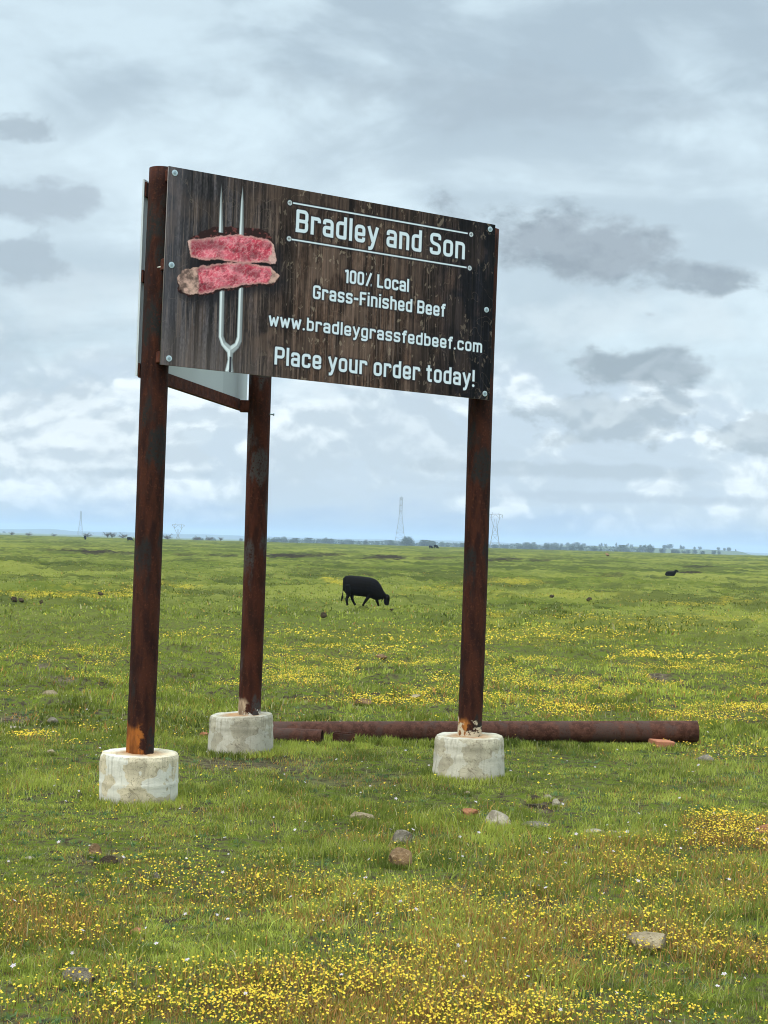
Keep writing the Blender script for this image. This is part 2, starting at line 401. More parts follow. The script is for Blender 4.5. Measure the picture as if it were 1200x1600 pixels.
# stones: (px, py of the foot in the photograph, width px, height px, kind, label)
ROCKS = [
 (127, 1543, 62, 28, 'grey', "flat grey rock with sharp edges among flowers, bottom left of the photo", 0), (1016, 1489, 80, 25, 'pale', "largest pale slab rock lying among yellow flowers, lower right", 0),
 (626, 1357, 50, 28, 'brown', "rounded brown rock in green grass, lower of the touching pair", 0), (626, 1324, 40, 22, 'grey', "small grey-brown rock just beyond the rounded brown rock", 0),
 (566, 1285, 36, 16, 'pale', "grey-pink rock lying left of the rock group, near the billboard", 0), (780, 1295, 42, 27, 'white', "angular whitish rock leaning up right of the red rock", 0),
 (733, 1278, 32, 12, 'red', "flat reddish rock between the grey rock and the angular whitish rock", 0), (214, 1462, 36, 9, 'red', "flat orange-tan stone sunk in flowers at lower left", 0),
 (149, 1341, 24, 20, 'brown', "brown earthy lump on the dark tussock below the left footing", 0), (172, 1356, 30, 16, 'dark', "dark clod beside the brown lump below the left footing", 0),
 (246, 1379, 12, 15, 'grey', "small upright grey stone right of the dark clod", 0), (77, 1088, 24, 11, 'pale', "pinkish stone in the grass at the left edge, farthest of three", 0),
 (83, 1132, 18, 13, 'grey', "two-tone grey stone at the left between dirt patch and post", 0), (21, 1141, 22, 7, 'white', "flat whitish stone at the left edge below the dirt patch", 0),
 (80, 1180, 18, 9, 'pale', "small pale stone left of the left footing's top", 0), (1101, 1192, 36, 11, 'grey', "grey stone in the grass just below the long pipe's open end", 0),
 (836, 1297, 46, 10, 'grey', "low grey-green stone right of the angular whitish rock", 0), (930, 1307, 34, 9, 'white', "pale flat stone pair's left piece beside the dark crumb", 0),
 (962, 1306, 28, 8, 'white', "pale flat stone pair's right piece beside the dark crumb", 0), (950, 1300, 10, 10, 'dark', "dark crumb of earth standing by the flat pale stones", 0),
 (1194, 1306, 30, 18, 'red', "brown stone among dense yellow flowers at the right edge", 0), (868, 1262, 16, 12, 'white', "broken whitish chip on the dark dirt patch", 0),
 (835, 1253, 20, 9, 'dark', "dark clod on the dirt patch right of the right footing", 0), (857, 1250, 16, 8, 'white', "small grey chip at the back of the dirt patch", 0),
 (505, 966, 11, 6, 'dark', "dark stone in the pasture left of the grazing steer", 0), (612, 955, 6, 3, 'dark', "small dark stone in front of the grazing steer's nose", 0),
 (594, 1031, 22, 7, 'brown', "reddish stone in the yellow patch beyond the pipes", 0), (568, 1103, 26, 9, 'brown', "brown flat stone just beyond the long pipe", 0),
 (649, 1094, 18, 6, 'pale', "pale small stone beyond the long pipe beside the right post", 0), (1104, 1140, 14, 5, 'white', "white chip on the grassy mound past the pipe's end", 0),
 (320, 1153, 16, 9, 'red', "small reddish-tan stone peeking out left of the rear footing", 0),
 (22, 940, 12, 6, 'dark', "dark clod in the far yellow strip, leftmost", 0), (33, 941, 10, 5, 'dark', "dark clod in the far yellow strip, second from left", 0),
 (65, 944, 8, 5, 'dark', "dark clod just below the far yellow strip", 0), (157, 931, 10, 4, 'dark', "dark clod in the far yellow strip nearest the left post", 0),
 (949, 868, 8, 4, 'brown', "distant brown boulder on the far pasture at right", 0), (45, 1346, 20, 6, 'white', "light stone chips in grass at the far left edge", 0),
 (730, 1243, 14, 6, 'pale', "tiny pale stone between the right footing and the red rock", 0), (862, 934, 9, 4, 'dark', "dark clod in the pasture right of the right post", 0), (920, 938, 9, 5, 'dark', "dark clod alone in the middle of the right pasture", 0),
 (1196, 1262, 14, 5, 'pale', "tan flat stone at the right edge above the flowers", 0)]
# ------------------------------------------------------------------ grass and flowers
def foliage_mat(name, trans=.3, rough=.6):
    m = new_mat(name); t = NT(m.node_tree)
    c = t.attr('col').outputs['Color']
    p = t.principled(c, rough, .08)
    tr = t.node('ShaderNodeBsdfTranslucent'); t.l.new(c, tr.inputs[0])
    mx = t.node('ShaderNodeMixShader'); mx.inputs[0].default_value = trans
    t.l.new(p, mx.inputs[1]); t.l.new(tr.outputs[0], mx.inputs[2]); t.out(mx.outputs[0])
    return m
M_LEAF = foliage_mat("grass_blade", .42, .7); M_PETAL = foliage_mat("petal", .2, .7)

def keep_clear(x, y):
    k = np.ones(x.shape, bool)
    for (cx, cy, r) in CLEAR: k &= (x - cx) ** 2 + (y - cy) ** 2 > r * r
    return k
WIDE = False
def sample(n, d0, d1, power=1.0):
    # ground points in the visible wedge; pdf of distance ~ D**-power times area
    u = rng.random(n)
    if power == 2: D = d0 * (d1 / d0) ** u
    else:
        k = 2 - power; D = (d0 ** k + u * (d1 ** k - d0 ** k)) ** (1 / k)
    if WIDE:                                   # the meadow on either side of the view
        x = (.272 * D + (2.1 + .05 * D) * rng.random(n)) * np.where(rng.random(n) < .5, -1, 1); y = D
        return x, y, np.hypot(x, y)
    a = (rng.random(n) * 2 - 1) * math.radians(15.6)
    return D * np.sin(a), D * np.cos(a), D
def blades(x, y, h, wd, col, lean=.5, up=None):
    n = len(x); z = height(x, y) - .006
    phi = rng.random(n) * 2 * math.pi; fac = rng.random(n) * 2 * math.pi
    b = np.abs(rng.normal(0, lean, n)) + .08
    p = np.stack([x, y, z], 1)
    side = np.stack([np.cos(fac), np.sin(fac), np.zeros(n)], 1) * (wd / 2)[:, None]
    ld = np.stack([np.cos(phi), np.sin(phi), np.zeros(n)], 1)
    v = np.empty((n, 5, 3), np.float32)
    def pt(tt): return p + ld * (h * b * tt * tt)[:, None] + np.array([0, 0, 1]) * (h * (tt - .25 * b * tt * tt))[:, None]
    v[:, 0] = p - side; v[:, 1] = p + side
    mdl = pt(.55); v[:, 2] = mdl + side * .8; v[:, 3] = mdl - side * .8; v[:, 4] = pt(1.0)
    c = np.empty((n, 5, 3), np.float32); c[:] = col[:, None, :]
    base_ = np.arange(n)[:, None] * 5
    f = np.concatenate([base_ + [0, 1, 2, 3], base_ + [3, 2, 4]], 1).ravel()
    s = (np.arange(n)[:, None] * 7 + [0, 4]).ravel()
    return v.reshape(-1, 3), c.reshape(-1, 3), f, s
def join(parts):
    V, Cc, F, S_ = [], [], [], []; ov = 0; ol = 0
    for v, c, f, s in parts:
        V.append(v); Cc.append(c); F.append(f + ov); S_.append(s + ol); ov += len(v); ol += len(f)
    return np.concatenate(V), np.concatenate(Cc), np.concatenate(F), np.concatenate(S_)
def grass_color(x, y, dry):
    n = len(x)
    k = np.clip(fbm(x * 1.4, y * 1.4, 81, 4) * 1.4 - .3 + (vnoise(x * 9, y * 9, 83) - .5) * 1.1 + rng.normal(0, .22, n), 0, 1)[:, None]
    k2 = np.clip(fbm(x * .33, y * .33, 91, 4) * 3 - 1.1, 0, 1)[:, None]
    c = (1 - k) * np.array([.115, .150, .026]) + k * np.array([.46, .49, .090])
    c = c * (1 - .5 * k2) + .5 * k2 * np.array([.33, .36, .045])
    dk, lt = streaks(x, y); c = c * (1 - .40 * dk[:, None]) * (1 - .36 * sstep(np.hypot(x, y), 25, 75))[:, None]; c = c * (1 + .22 * lt[:, None])
    st = (rng.random(n) < .05 + .10 * dry)[:, None]
    c = np.where(st, np.array([.42, .38, .18]), c)
    rd = (rng.random(n) < dry * .62)[:, None]
    rc = np.array([.38, .175, .065]) * (.6 + .8 * rng.random(n)[:, None]) + np.array([.08, .12, 0]) * rng.random(n)[:, None]
    c = np.where(rd, rc, c)
    return (c * (.8 + .4 * rng.random(n)[:, None])).astype(np.float32)

# ------------------------------------------------------------------ sign geometry (real 4 x 8 ft sheet)
SP = np.array([-1.38681, 9.32387, 2.65832]); SM = _rz(.541328) @ _rx(-.014357) @ _ry(.015137)
PR = .085                                                     # post radius
DRUM = {'L': (-1.0, 0, 0), }
def post_xy(px, py, off):
    # point on the pixel's ray lying `off` behind the sign plane
    d = ray(px, py); n = SM[:, 1]; tt = ((SP + n * off - CC) @ n) / (d @ n); return (CC + d * tt)
PL = post_xy(242.5, 575, .060 + PR + .012); PRt = post_xy(751.5, 632, .060 + PR + .012); PMd = at(407.5, 592, 11.62)
PLb = at(219.0, 1160, PL[1] + .02); PRb = at(734.3, 1125, PRt[1] + .03); PMb = at(389.8, 1106, PMd[1] + .02)
def post_line(top, bot, ztop, zbot):
    d = (top - bot) / (top[2] - bot[2])
    return bot + d * (ztop - bot[2]), bot + d * (zbot - bot[2])
PL1, PL0 = post_line(PL, PLb, 3.885, .2); PR1, PR0 = post_line(PRt, PRb, 3.83, .2); PM1, PM0 = post_line(PMd, PMb, 3.80, .2)
CLEAR = [(PL0[0], PL0[1], .235), (PR0[0], PR0[1], .245), (PM0[0] - .058, PM0[1], .24)]

dens = lambda x, y: sstep(fbm(x * 3.6, y * 3.6, 101, 4), .34, .56)
parts = []; fl_parts = []
def add_grass(n, d0, d1, hm, wm, power, lean=.5, tuft=0):
    x, y, D = sample(n, d0, d1, power)
    so = field(x, y, SOIL, .5, 61); fw = field(x, y, FLOW, .75, 71)
    if tuft:
        x = x + rng.normal(0, tuft, n)
    tall = fbm(x * .8, y * .8, 111, 4)
    keep = (rng.random(n) < (1 - .70 * np.clip(so, 0, 1)) * (.16 + .84 * dens(x, y))) & keep_clear(x, y)
    x, y, fw, tall, D, so = x[keep], y[keep], fw[keep], tall[keep], D[keep], np.clip(so[keep], 0, 1); n = len(x)
    dry = np.clip(fw * 1.9, 0, 1) * sstep(-D, -22, -8) * .95 + .07 + .25 * sstep(fbm(x * 1.1, y * 1.1, 121, 4), .54, .68) * sstep(-D, -16, -6) + .6 * so
    h = hm * (.5 + .9 * sstep(tall, .3, .7)) * (.6 + .7 * rng.random(n)) * (.6 + .8 * vnoise(x * 11, y * 11, 117)) * (1 - .5 * so)
    wd = wm * (.7 + .6 * rng.random(n))
    parts.append(blades(x, y, h, wd, grass_color(x, y, np.clip(dry, 0, 1)), lean))
add_grass(290000, 4.6, 12.5, .043, .0042, 1.3, .6)
add_grass(5500, 4.6, 10, .085, .0048, 1.2, .8)
add_grass(190000, 12.5, 34, .050, .011, 1.5, .5)
add_grass(120000, 34, 150, .075, .036, 1.8, .5)
WIDE = True
add_grass(260000, 3.6, 13, .043, .0050, 1.3, .6)
add_grass(90000, 13, 40, .055, .013, 1.5, .5)
WIDE = False
# low grey-green weed rosettes and a few dead stalks among the grass
xr, yr, Dr = sample(900, 4.6, 15, 1.2); kk = keep_clear(xr, yr); xr, yr = xr[kk], yr[kk]; nr_ = len(xr)
xr = np.repeat(xr, 10) + rng.normal(0, .016, nr_ * 10); yr = np.repeat(yr, 10) + rng.normal(0, .016, nr_ * 10)
cr_ = np.array([.13, .20, .075]) * (.6 + .7 * np.repeat(rng.random(nr_), 10)[:, None]) * (.85 + .3 * rng.random(nr_ * 10)[:, None])
parts.append(blades(xr, yr, .030 * (.6 + .7 * rng.random(nr_ * 10)), .010 * (.7 + .7 * rng.random(nr_ * 10)), cr_.astype(np.float32), 1.1))
xr, yr, Dr = sample(1400, 4.6, 20, 1.3); kk = keep_clear(xr, yr); xr, yr = xr[kk], yr[kk]; n_ = len(xr)
parts.append(blades(xr, yr, .07 * (.5 + rng.random(n_)), np.full(n_, .0028), (np.array([.40, .33, .19]) * (.6 + .6 * rng.random(n_)[:, None])).astype(np.float32), .5))
# longer fringe that hides the feet of the drums and the pipes
def fringe(n, fx, fy, h, w_=.006):
    c = grass_color(fx, fy, np.zeros(n)); parts.append(blades(fx, fy, h * (.5 + .8 * rng.random(n)), np.full(n, w_), c, .45))
for (cx, cy, r) in CLEAR:
    n = 1500; a = rng.random(n) * 2 * math.pi; rr = r + .012 + np.abs(rng.normal(0, .05, n))
    fringe(n, cx + rr * np.cos(a), cy + rr * np.sin(a), .055)
P1a, P1b = at(345, 1150, 12.62), at(1089, 1151, 12.66)
n = 7000; u = rng.random(n); fringe(n, P1a[0] + (P1b[0] - P1a[0]) * u, P1a[1] - .12 - np.abs(rng.normal(0, .07, n)) + 0 * u, .05 + .055 * (1 - u) * (fbm(u * 40, u * 0, 7, 3)), .009)
n = 2500; u = rng.random(n) * .32; fringe(n, P1a[0] + (P1b[0] - P1a[0]) * u, P1a[1] - .42 - np.abs(rng.normal(0, .05, n)) + 0 * u, .055, .008)
for (px_, py_, wp, hp_, *_r) in ROCKS:
    q_ = at_ground(px_, py_)
    if q_[1] > 16: continue
    w_ = wp * q_[1] / FPX; n = int(260 * w_ / .15) + 30
    fringe(n, q_[0] + rng.uniform(-.62, .62, n) * w_, q_[1] - .012 + rng.normal(0, .018, n), .036, .0045)
# low mound with rank grass beyond the pipe's end
mx_, my_ = at(1135, 1150, 13.4)[:2]; n = 3500
fringe(n, mx_ + rng.normal(0, .26, n), my_ + rng.normal(0, .35, n), .06, .010)
Vg, Cg, Fg, Sg = join(parts)
link("grass", np_mesh("grass", Vg, Fg, Sg, [M_LEAF], colors={'col': Cg}), kind="stuff", label="short green pasture grass with dry reddish stems")

def flowers(x, y, hh, r, col, petals=5):
    n = len(x); z = height(x, y) + hh
    tilt = rng.normal(0, .42, (n, 2))
    nrm = np.stack([tilt[:, 0], tilt[:, 1] - .25, np.ones(n)], 1); nrm /= np.linalg.norm(nrm, axis=1)[:, None]
    ux = np.cross(nrm, [0, 1, .01]); ux /= np.linalg.norm(ux, axis=1)[:, None]; uy = np.cross(nrm, ux)
    k = petals * 2; a0 = rng.random(n)[:, None] * 6.28 + np.arange(k)[None] * (2 * math.pi / k)
    rr = r[:, None] * np.where(np.arange(k) % 2, .55, 1.0)[None] * (.9 + .2 * rng.random((n, k)))
    ctr = np.stack([x, y, z], 1)
    ring = ctr[:, None] + ux[:, None] * (np.cos(a0) * rr)[..., None] + uy[:, None] * (np.sin(a0) * rr)[..., None] + nrm[:, None] * (r * .35)[:, None, None]
    v = np.concatenate([ctr[:, None], ring], 1)
    c = np.empty((n, k + 1, 3), np.float32); c[:] = col[:, None]; c[:, 0] *= np.array([.85, .55, .5])
    b = np.arange(n)[:, None, None] * (k + 1)
    tri = np.stack([np.zeros(k, int), 1 + np.arange(k), 1 + (np.arange(k) + 1) % k], 1)[None] + b
    return v.reshape(-1, 3).astype(np.float32), c.reshape(-1, 3), tri.reshape(-1), np.arange(n * k) * 3
def add_flowers(n, d0, d1, r, power, hm, petals, base_p=.012, clus=3.0):
    x, y, D = sample(n, d0, d1, power)
    fw = field(x, y, FLOW, .75, 71); so = field(x, y, SOIL, .5, 61)
    cl = sstep(fbm(x * clus, y * clus, 131, 4), .36, .62)
    keep = (rng.random(n) < (base_p + np.clip(fw, 0, 1.3) * (.22 + .78 * cl)) * (1 - .6 * np.clip(so, 0, 1))) & keep_clear(x, y)
    x, y, D = x[keep], y[keep], D[keep]; n = len(x)
    col = np.array([.88, .70, .07]) * (.70 + .40 * rng.random(n)[:, None]); col[:, 1] *= (.88 + .2 * rng.random(n))
    hh = hm * (.5 + .7 * rng.random(n))
    fl_parts.append(flowers(x, y, hh, r * (.65 + .6 * rng.random(n)), col.astype(np.float32), petals))
    return x, y, hh
fx, fy, fh = add_flowers(85000, 4.6, 9.5, .0054, 1.5, .056, 5, .022)
st_parts = [blades(fx, fy, fh, np.full(len(fx), .0022), (np.array([.17, .10, .035]) * (.6 + .8 * rng.random(len(fx))[:, None])).astype(np.float32), .05)]
add_flowers(150000, 9.5, 24, .0085, 1.4, .056, 4, .006)
add_flowers(110000, 24, 140, .019, 1.7, .085, 3, .003, 1.2)
WIDE = True
add_flowers(60000, 3.8, 13, .0062, 1.3, .056, 5, .022)
add_flowers(30000, 13, 60, .013, 1.6, .07, 4, .01)
WIDE = False
Vf, Cf, Ff, Sf = join(fl_parts + st_parts)
link("yellow_wildflowers", np_mesh("yellow_wildflowers", Vf, Ff, Sf, [M_PETAL], colors={'col': Cf}), kind="stuff", label="tiny yellow wildflowers carpeting the pasture")
# a few white specks of clover-like bloom
x, y, D = sample(260, 5, 14, 1.0); k_ = keep_clear(x, y); x, y = x[k_], y[k_]; n = len(x)
Vw, Cw, Fw, Sw = flowers(x, y, np.full(n, .04), np.full(n, .008) * (.6 + rng.random(n)), np.full((n, 3), .62, np.float32), 5)
link("white_wildflowers", np_mesh("white_wildflowers", Vw, Fw, Sw, [M_PETAL], colors={'col': Cw * np.array([1, .97, .98], np.float32)}), kind="stuff", label="sparse tiny white wildflowers among the grass")

# ------------------------------------------------------------------ materials for objects
def rust_mat(name, a, b, c, flake=.5, low=None, vertical=True, patina=None, s=1.0, white=None):
    m = new_mat(name); t = NT(m.node_tree); co = t.obj()
    n1 = t.noise(t.mapping(co, scale=(1, 1, .22 if vertical else 1)), 16 * s, 6, .62); n2 = t.noise(co, 55 * s, 5, .7); n3 = t.noise(t.mapping(co, scale=(1, 1, .35)), 5 * s, 4, .55)
    col = t.mix(t.smooth(n1, .38, .62), a, b)
    col = t.mix(t.smooth(n2, .52, .68, 0, flake), col, c)
    if patina: col = t.mix(t.math('MULTIPLY', t.smooth(n3, .52, .60), t.smooth(n2, .38, .5)), col, patina)
    if low or white:
        z = t.node('ShaderNodeSeparateXYZ'); t.l.new(co, z.inputs[0]); zz = z.outputs[2]; xx = z.outputs[0]
        zn = t.math('ADD', zz, t.math('MULTIPLY', t.math('SUBTRACT', n3, .5), .5))
        if low:
            col = t.mix(t.math('MULTIPLY', t.math('MULTIPLY', t.smooth(zn, low[1], low[1] - .05), t.smooth(t.math('ADD', t.math('ADD', xx, t.math('MULTIPLY', t.math('SUBTRACT', t.noise(co, 15, 6, .65), .5), .16)), t.math('MULTIPLY', zz, .10)), -.015, -.035)), t.smooth(n1, .36, .56, .35, 1.0)), col, low[0])
        if white:
            wn = t.math('ADD', zz, t.math('MULTIPLY', t.math('SUBTRACT', t.noise(co, 13, 5, .6), .5), .55))
            col = t.mix(t.math('MULTIPLY', t.smooth(wn, white[1], white[1] - .03), t.smooth(t.math('ADD', t.math('MULTIPLY', n2, .5), t.math('MULTIPLY', t.noise(co, 19, 4, .6), .5)), .43, .47)), col, white[0])
    t.out(t.principled(col, t.smooth(n2, .3, .7, .65, .95), .12, normal=t.bump(t.math('ADD', n1, n2), .5, .008)))
    return m
R0 = (.022, .0075, .005); R1 = (.056, .0165, .0085); R2 = (.15, .055, .030); PAT = (.022, .020, .018)
M_POST_L = rust_mat("rusty_post_steel", R0, R1, R2, .35, ((.36, .11, .02), .24), patina=PAT)
M_POST_R = rust_mat("rusty_post_steel_limed", R0, R1, R2, .4, ((.40, .14, .03), .2), patina=PAT, white=((.55, .44, .30), .17))
M_POST_M = rust_mat("rusty_post_steel_red", (.028, .009, .005), (.062, .0165, .008), R2, .4, ((.45, .32, .2), .2), patina=(.06, .05, .045), white=((.60, .56, .47), .09))
M_RAIL = rust_mat("rusty_rail_steel", (.060, .018, .011), (.11, .034, .019), (.16, .055, .03), .4, vertical=False)
M_PIPE = rust_mat("rusty_pipe_steel", (.055, .021, .013), (.100, .040, .025), (.19, .085, .055), .55, vertical=False, patina=(.075, .042, .032), s=1.3)
M_PIPE_IN = rust_mat("pipe_bore", (.04, .018, .014), (.06, .03, .02), R2, .2, vertical=False)

def concrete_mat(name, tint, dirt, flakes):
    m = new_mat(name); t = NT(m.node_tree); co = t.obj()
    n1 = t.noise(co, 7, 6, .6, .3); n2 = t.noise(co, 38, 5, .7); n3 = t.noise(co, 13, 6, .65, 1.2)
    col = t.mix(t.smooth(n1, .38, .66), tint, tuple(x * .72 for x in tint))
    col = t.mix(t.smooth(n3, .56, .66, 0, .75), col, dirt)
    col = t.mix(t.smooth(n2, .60, .72, 0, .6), col, (.16, .14, .10))
    vor = t.node('ShaderNodeTexVoronoi', feature='DISTANCE_TO_EDGE'); t.put(vor.inputs['Vector'], t.mapping(t.vmath('ADD', co, t.noise(co, 9, 3, .5, 0, 'Color')), scale=(1, 1, 1))); vor.inputs['Scale'].default_value = 4.6
    crack = t.smooth(vor.outputs['Distance'], .018, .004)
    col = t.mix(t.math('MULTIPLY', crack, .6), col, (.12, .10, .075))
    fk = t.smooth(t.noise(t.mapping(co, (3.3, 1.2, .4)), 5.2, 4, .5), .53, .545)
    col = t.mix(t.math('MULTIPLY', fk, flakes), col, (.68, .64, .54))
    z = t.node('ShaderNodeSeparateXYZ'); t.l.new(co, z.inputs[0])
    zn = t.math('ADD', z.outputs[2], t.math('MULTIPLY', n3, .09))
    col = t.mix(t.smooth(zn, .10, .035, 0, .7), col, (.20, .16, .10))
    # rust wash around the post's foot on top
    r = t.vmath('LENGTH', t.vmath('MULTIPLY', co, (1, 1, 0)))
    top = t.math('MULTIPLY', t.smooth(t.math('ADD', r, t.math('MULTIPLY', n1, .10)), .245, .13), t.smooth(z.outputs[2], .25, .262))
    col = t.mix(t.math('MULTIPLY', top, .85), col, (.38, .19, .07))
    run = t.noise(t.mapping(co, scale=(1, 1, .12)), 26, 5, .6)
    col = t.mix(t.smooth(run, .54, .68, 0, .45), col, (.20, .17, .12))
    hb = t.math('SUBTRACT', t.math('ADD', n2, t.math('MULTIPLY', n1, .6)), t.math('MULTIPLY', crack, .5))
    t.out(t.principled(col, .92, .2, normal=t.bump(hb, .5, .008)))
    return m

# ------------------------------------------------------------------ painted sign artwork (printed sheet)
GW, GH = 2.44, 1.22
NU, NV = 880, 440
uu, vv = np.meshgrid(np.linspace(0, GW, NU), np.linspace(0, GH, NV))
def capsule(px_, py_, a, b):
    ax, ay = a; bx, by = b; vx, vy = bx - ax, by - ay; L = vx * vx + vy * vy + 1e-12
    tt = np.clip(((px_ - ax) * vx + (py_ - ay) * vy) / L, 0, 1)
    return np.hypot(px_ - ax - tt * vx, py_ - ay - tt * vy)
def rounded(pts, closed, r0=.15):
    P = [(p[0], p[1]) for p in pts]; R = [(p[2] if len(p) > 2 else r0) for p in pts]; n = len(P); out = []
    for i in range(n):
        if not closed and i in (0, n - 1): out.append(P[i]); continue
        p = np.array(P[i]); a = np.array(P[i - 1]); b = np.array(P[(i + 1) % n]); r = R[i]
        la, lb = np.linalg.norm(a - p), np.linalg.norm(b - p); r = min(r, la * .5, lb * .5)
        if r < .01: out.append(tuple(p)); continue
        s = p + (a - p) / la * r; e = p + (b - p) / lb * r
        for k in range(6):
            q = k / 5; out.append(tuple((1 - q) ** 2 * s + 2 * q * (1 - q) * p + q * q * e))
    if closed: out.append(out[0])
    return out
a_, b_, B_, X_, T_ = .082, .44, .50, .71, .918
G = {
 'B': (.58, [[(a_, 0), (a_, T_, 0), (B_, T_), (B_, .50, .12), (a_, .50)], [(0, .082), (B_, .082), (B_, .50, .12), (a_, .50)]]),
 'P': (.57, [[(a_, 0), (a_, T_, 0), (B_, T_), (B_, .44), (a_, .44)]]),
 'F': (.50, [[(a_, 0), (a_, T_, 0), (.50, T_)], [(a_, .50), (.44, .50)]]),
 'L': (.50, [[(a_, 1), (a_, .082, 0), (.49, .082)]]),
 'G': (.58, [[(B_, .70), (B_, T_), (a_, T_), (a_, .082), (B_, .082), (B_, .48, 0), (.30, .48)]]),
 'S': (.58, [[(B_, .70), (B_, T_), (a_, T_), (a_, .55), (B_, .45), (B_, .082), (a_, .082), (a_, .30)]]),
 '0': (.52, [[(a_, .082), (b_, .082), (b_, T_), (a_, T_), 'c']]),
 '1': (.28, [[(.0, .86), (.20, T_, 0), (.20, 0)]]),
 '%': (.56, [[(.12, 0), (.46, 1)], [(.06, .88), (.10, .88)], [(.46, .10), (.50, .10)]]),
 'a': (.52, [[(a_, .54), (a_, X_), (b_, X_), (b_, 0)], [(b_, .41), (a_, .41, .1), (a_, .082, .12), (b_, .082, 0)]]),
 'b': (.52, [[(a_, 1), (a_, .082, 0), (b_, .082), (b_, X_), (a_, X_)]]),
 'c': (.52, [[(b_, .52), (b_, X_), (a_, X_), (a_, .082), (b_, .082), (b_, .27)]]),
 'd': (.52, [[(b_, 1), (b_, .082, 0), (a_, .082), (a_, X_), (b_, X_)]]),
 'e': (.52, [[(a_, .37), (b_, .37, 0), (b_, X_), (a_, X_), (a_, .082), (b_, .082), (b_, .24)]]),
 'f': (.36, [[(.38, T_), (.17, T_, .1), (.17, 0)], [(.02, .70), (.34, .70)]]),
 'g': (.52, [[(b_, .082), (a_, .082), (a_, X_), (b_, X_, .05), (b_, -.17), (a_, -.17), (a_, -.06)]]),
 'h': (.52, [[(a_, 1), (a_, 0)], [(a_, X_), (b_, X_), (b_, 0)]]),
 'i': (.165, [[(a_, 0), (a_, .80)], [(a_, .90), (a_, 1.03)]]),
 'l': (.165, [[(a_, 0), (a_, 1)]]),
 'm': (.76, [[(a_, .79), (a_, 0)], [(a_, X_), (.38, X_), (.38, 0)], [(.38, X_), (.68, X_), (.68, 0)]]),
 'n': (.52, [[(a_, .79), (a_, 0)], [(a_, X_), (b_, X_), (b_, 0)]]),
 'o': (.52, [[(a_, .082), (b_, .082), (b_, X_), (a_, X_), 'c']]),
 'r': (.46, [[(a_, .79), (a_, 0)], [(a_, X_), (.40, X_, .1), (.40, .55)]]),
 's': (.52, [[(b_, .57), (b_, X_, .12), (a_, X_, .12), (a_, .42, .1), (b_, .37, .1), (b_, .082, .12), (a_, .082, .12), (a_, .23)]]),
 't': (.38, [[(.16, .97), (.16, .082, .12), (.37, .082)], [(.0, .71), (.34, .71)]]),
 'u': (.52, [[(a_, .79), (a_, .082), (b_, .082)], [(b_, .79), (b_, 0)]]),
 'w': (.68, [[(.05, .79), (.19, .07, 0), (.34, .62, 0), (.49, .07, 0), (.63, .79)]]),
 'y': (.52, [[(.05, .79), (.27, .12)], [(.47, .79), (.27, .0, .1), (.20, -.19, .1), (.06, -.19)]]),
 '.': (.19, [[(.09, .07), (.10, .07)]]),
 '-': (.34, [[(.0, .42), (.34, .42)]]),
 '!': (.19, [[(.095, 1), (.095, .32)], [(.09, .07), (.10, .07)]]),
}
text_d = np.full(uu.shape, 1.0)
def put_text(s, u0, u1, base, cap, sw=1.0, gap=.105, space=.30):
    tot = 0
    for ch in s: tot += space if ch == ' ' else G[ch][0] + gap
    tot -= gap; kx = (u1 - u0) / tot; u = u0; h = .082 * sw
    for ch in s:
        if ch == ' ': u += space * kx; continue
        wd, paths = G[ch]
        i0 = max(0, int((u - .05) / GW * NU)); i1 = min(NU, int((u + wd * kx + .06) / GW * NU) + 1)
        j0 = max(0, int((base - .3 * cap - .03) / GH * NV)); j1 = min(NV, int((base + 1.1 * cap + .03) / GH * NV) + 1)
        gu = (uu[j0:j1, i0:i1] - u) / kx; gv_ = (vv[j0:j1, i0:i1] - base) / cap
        best = np.full(gu.shape, 9.0); asp = kx / cap
        for p in paths:
            closed = p[-1] == 'c'; q = rounded(p[:-1] if closed else p, closed)
            d = np.full(gu.shape, 9.0); ns = len(q) - 1
            # distances in units of cap height; open ends are cut square
            for si, (s0, s1) in enumerate(zip(q, q[1:])):
                ds = capsule(gu * asp, gv_, (s0[0] * asp, s0[1]), (s1[0] * asp, s1[1])) - h
                if not closed:
                    for e, f, on in ((s0, s1, si == 0), (s1, s0, si == ns - 1)):
                        e2 = np.array([e[0] * asp, e[1]]); o = e2 - np.array([f[0] * asp, f[1]]); L = np.linalg.norm(o)
                        if on and L > .03: o /= L; ds = np.maximum(ds, (gu * asp - e2[0]) * o[0] + (gv_ - e2[1]) * o[1])
                d = np.minimum(d, ds)
            best = np.minimum(best, d)
        text_d[j0:j1, i0:i1] = np.minimum(text_d[j0:j1, i0:i1], best * cap)
        u += (wd + gap) * kx
put_text("Bradley and Son", .887, 2.195, .944, .148, .93)
put_text("100% Local", 1.262, 1.755, .664, .088, 1.05, .085)
put_text("Grass-Finished Beef", 1.030, 2.050, .5315, .088, 1.05)
put_text("www.bradleygrassfedbeef.com", .722, 2.364, .320, .083, 1.05, .10)
put_text("Place your order today!", .772, 2.312, .079, .115, .98)
for (x0, x1, yv) in ((.862, 2.212, 1.1265), (.862, 2.212, .8915)):
    text_d = np.minimum(text_d, np.maximum(np.abs(vv - yv) - .0048, np.maximum(x0 - uu, uu - x1)))
rivet_d = np.full(uu.shape, 1.0)
for (x0, yv) in ((.839, 1.124), (2.241, 1.124), (.843, .893), (2.238, .891)): rivet_d = np.minimum(rivet_d, np.hypot(uu - x0, vv - yv) - .0165)
def L3(*c): return np.array(c, float)
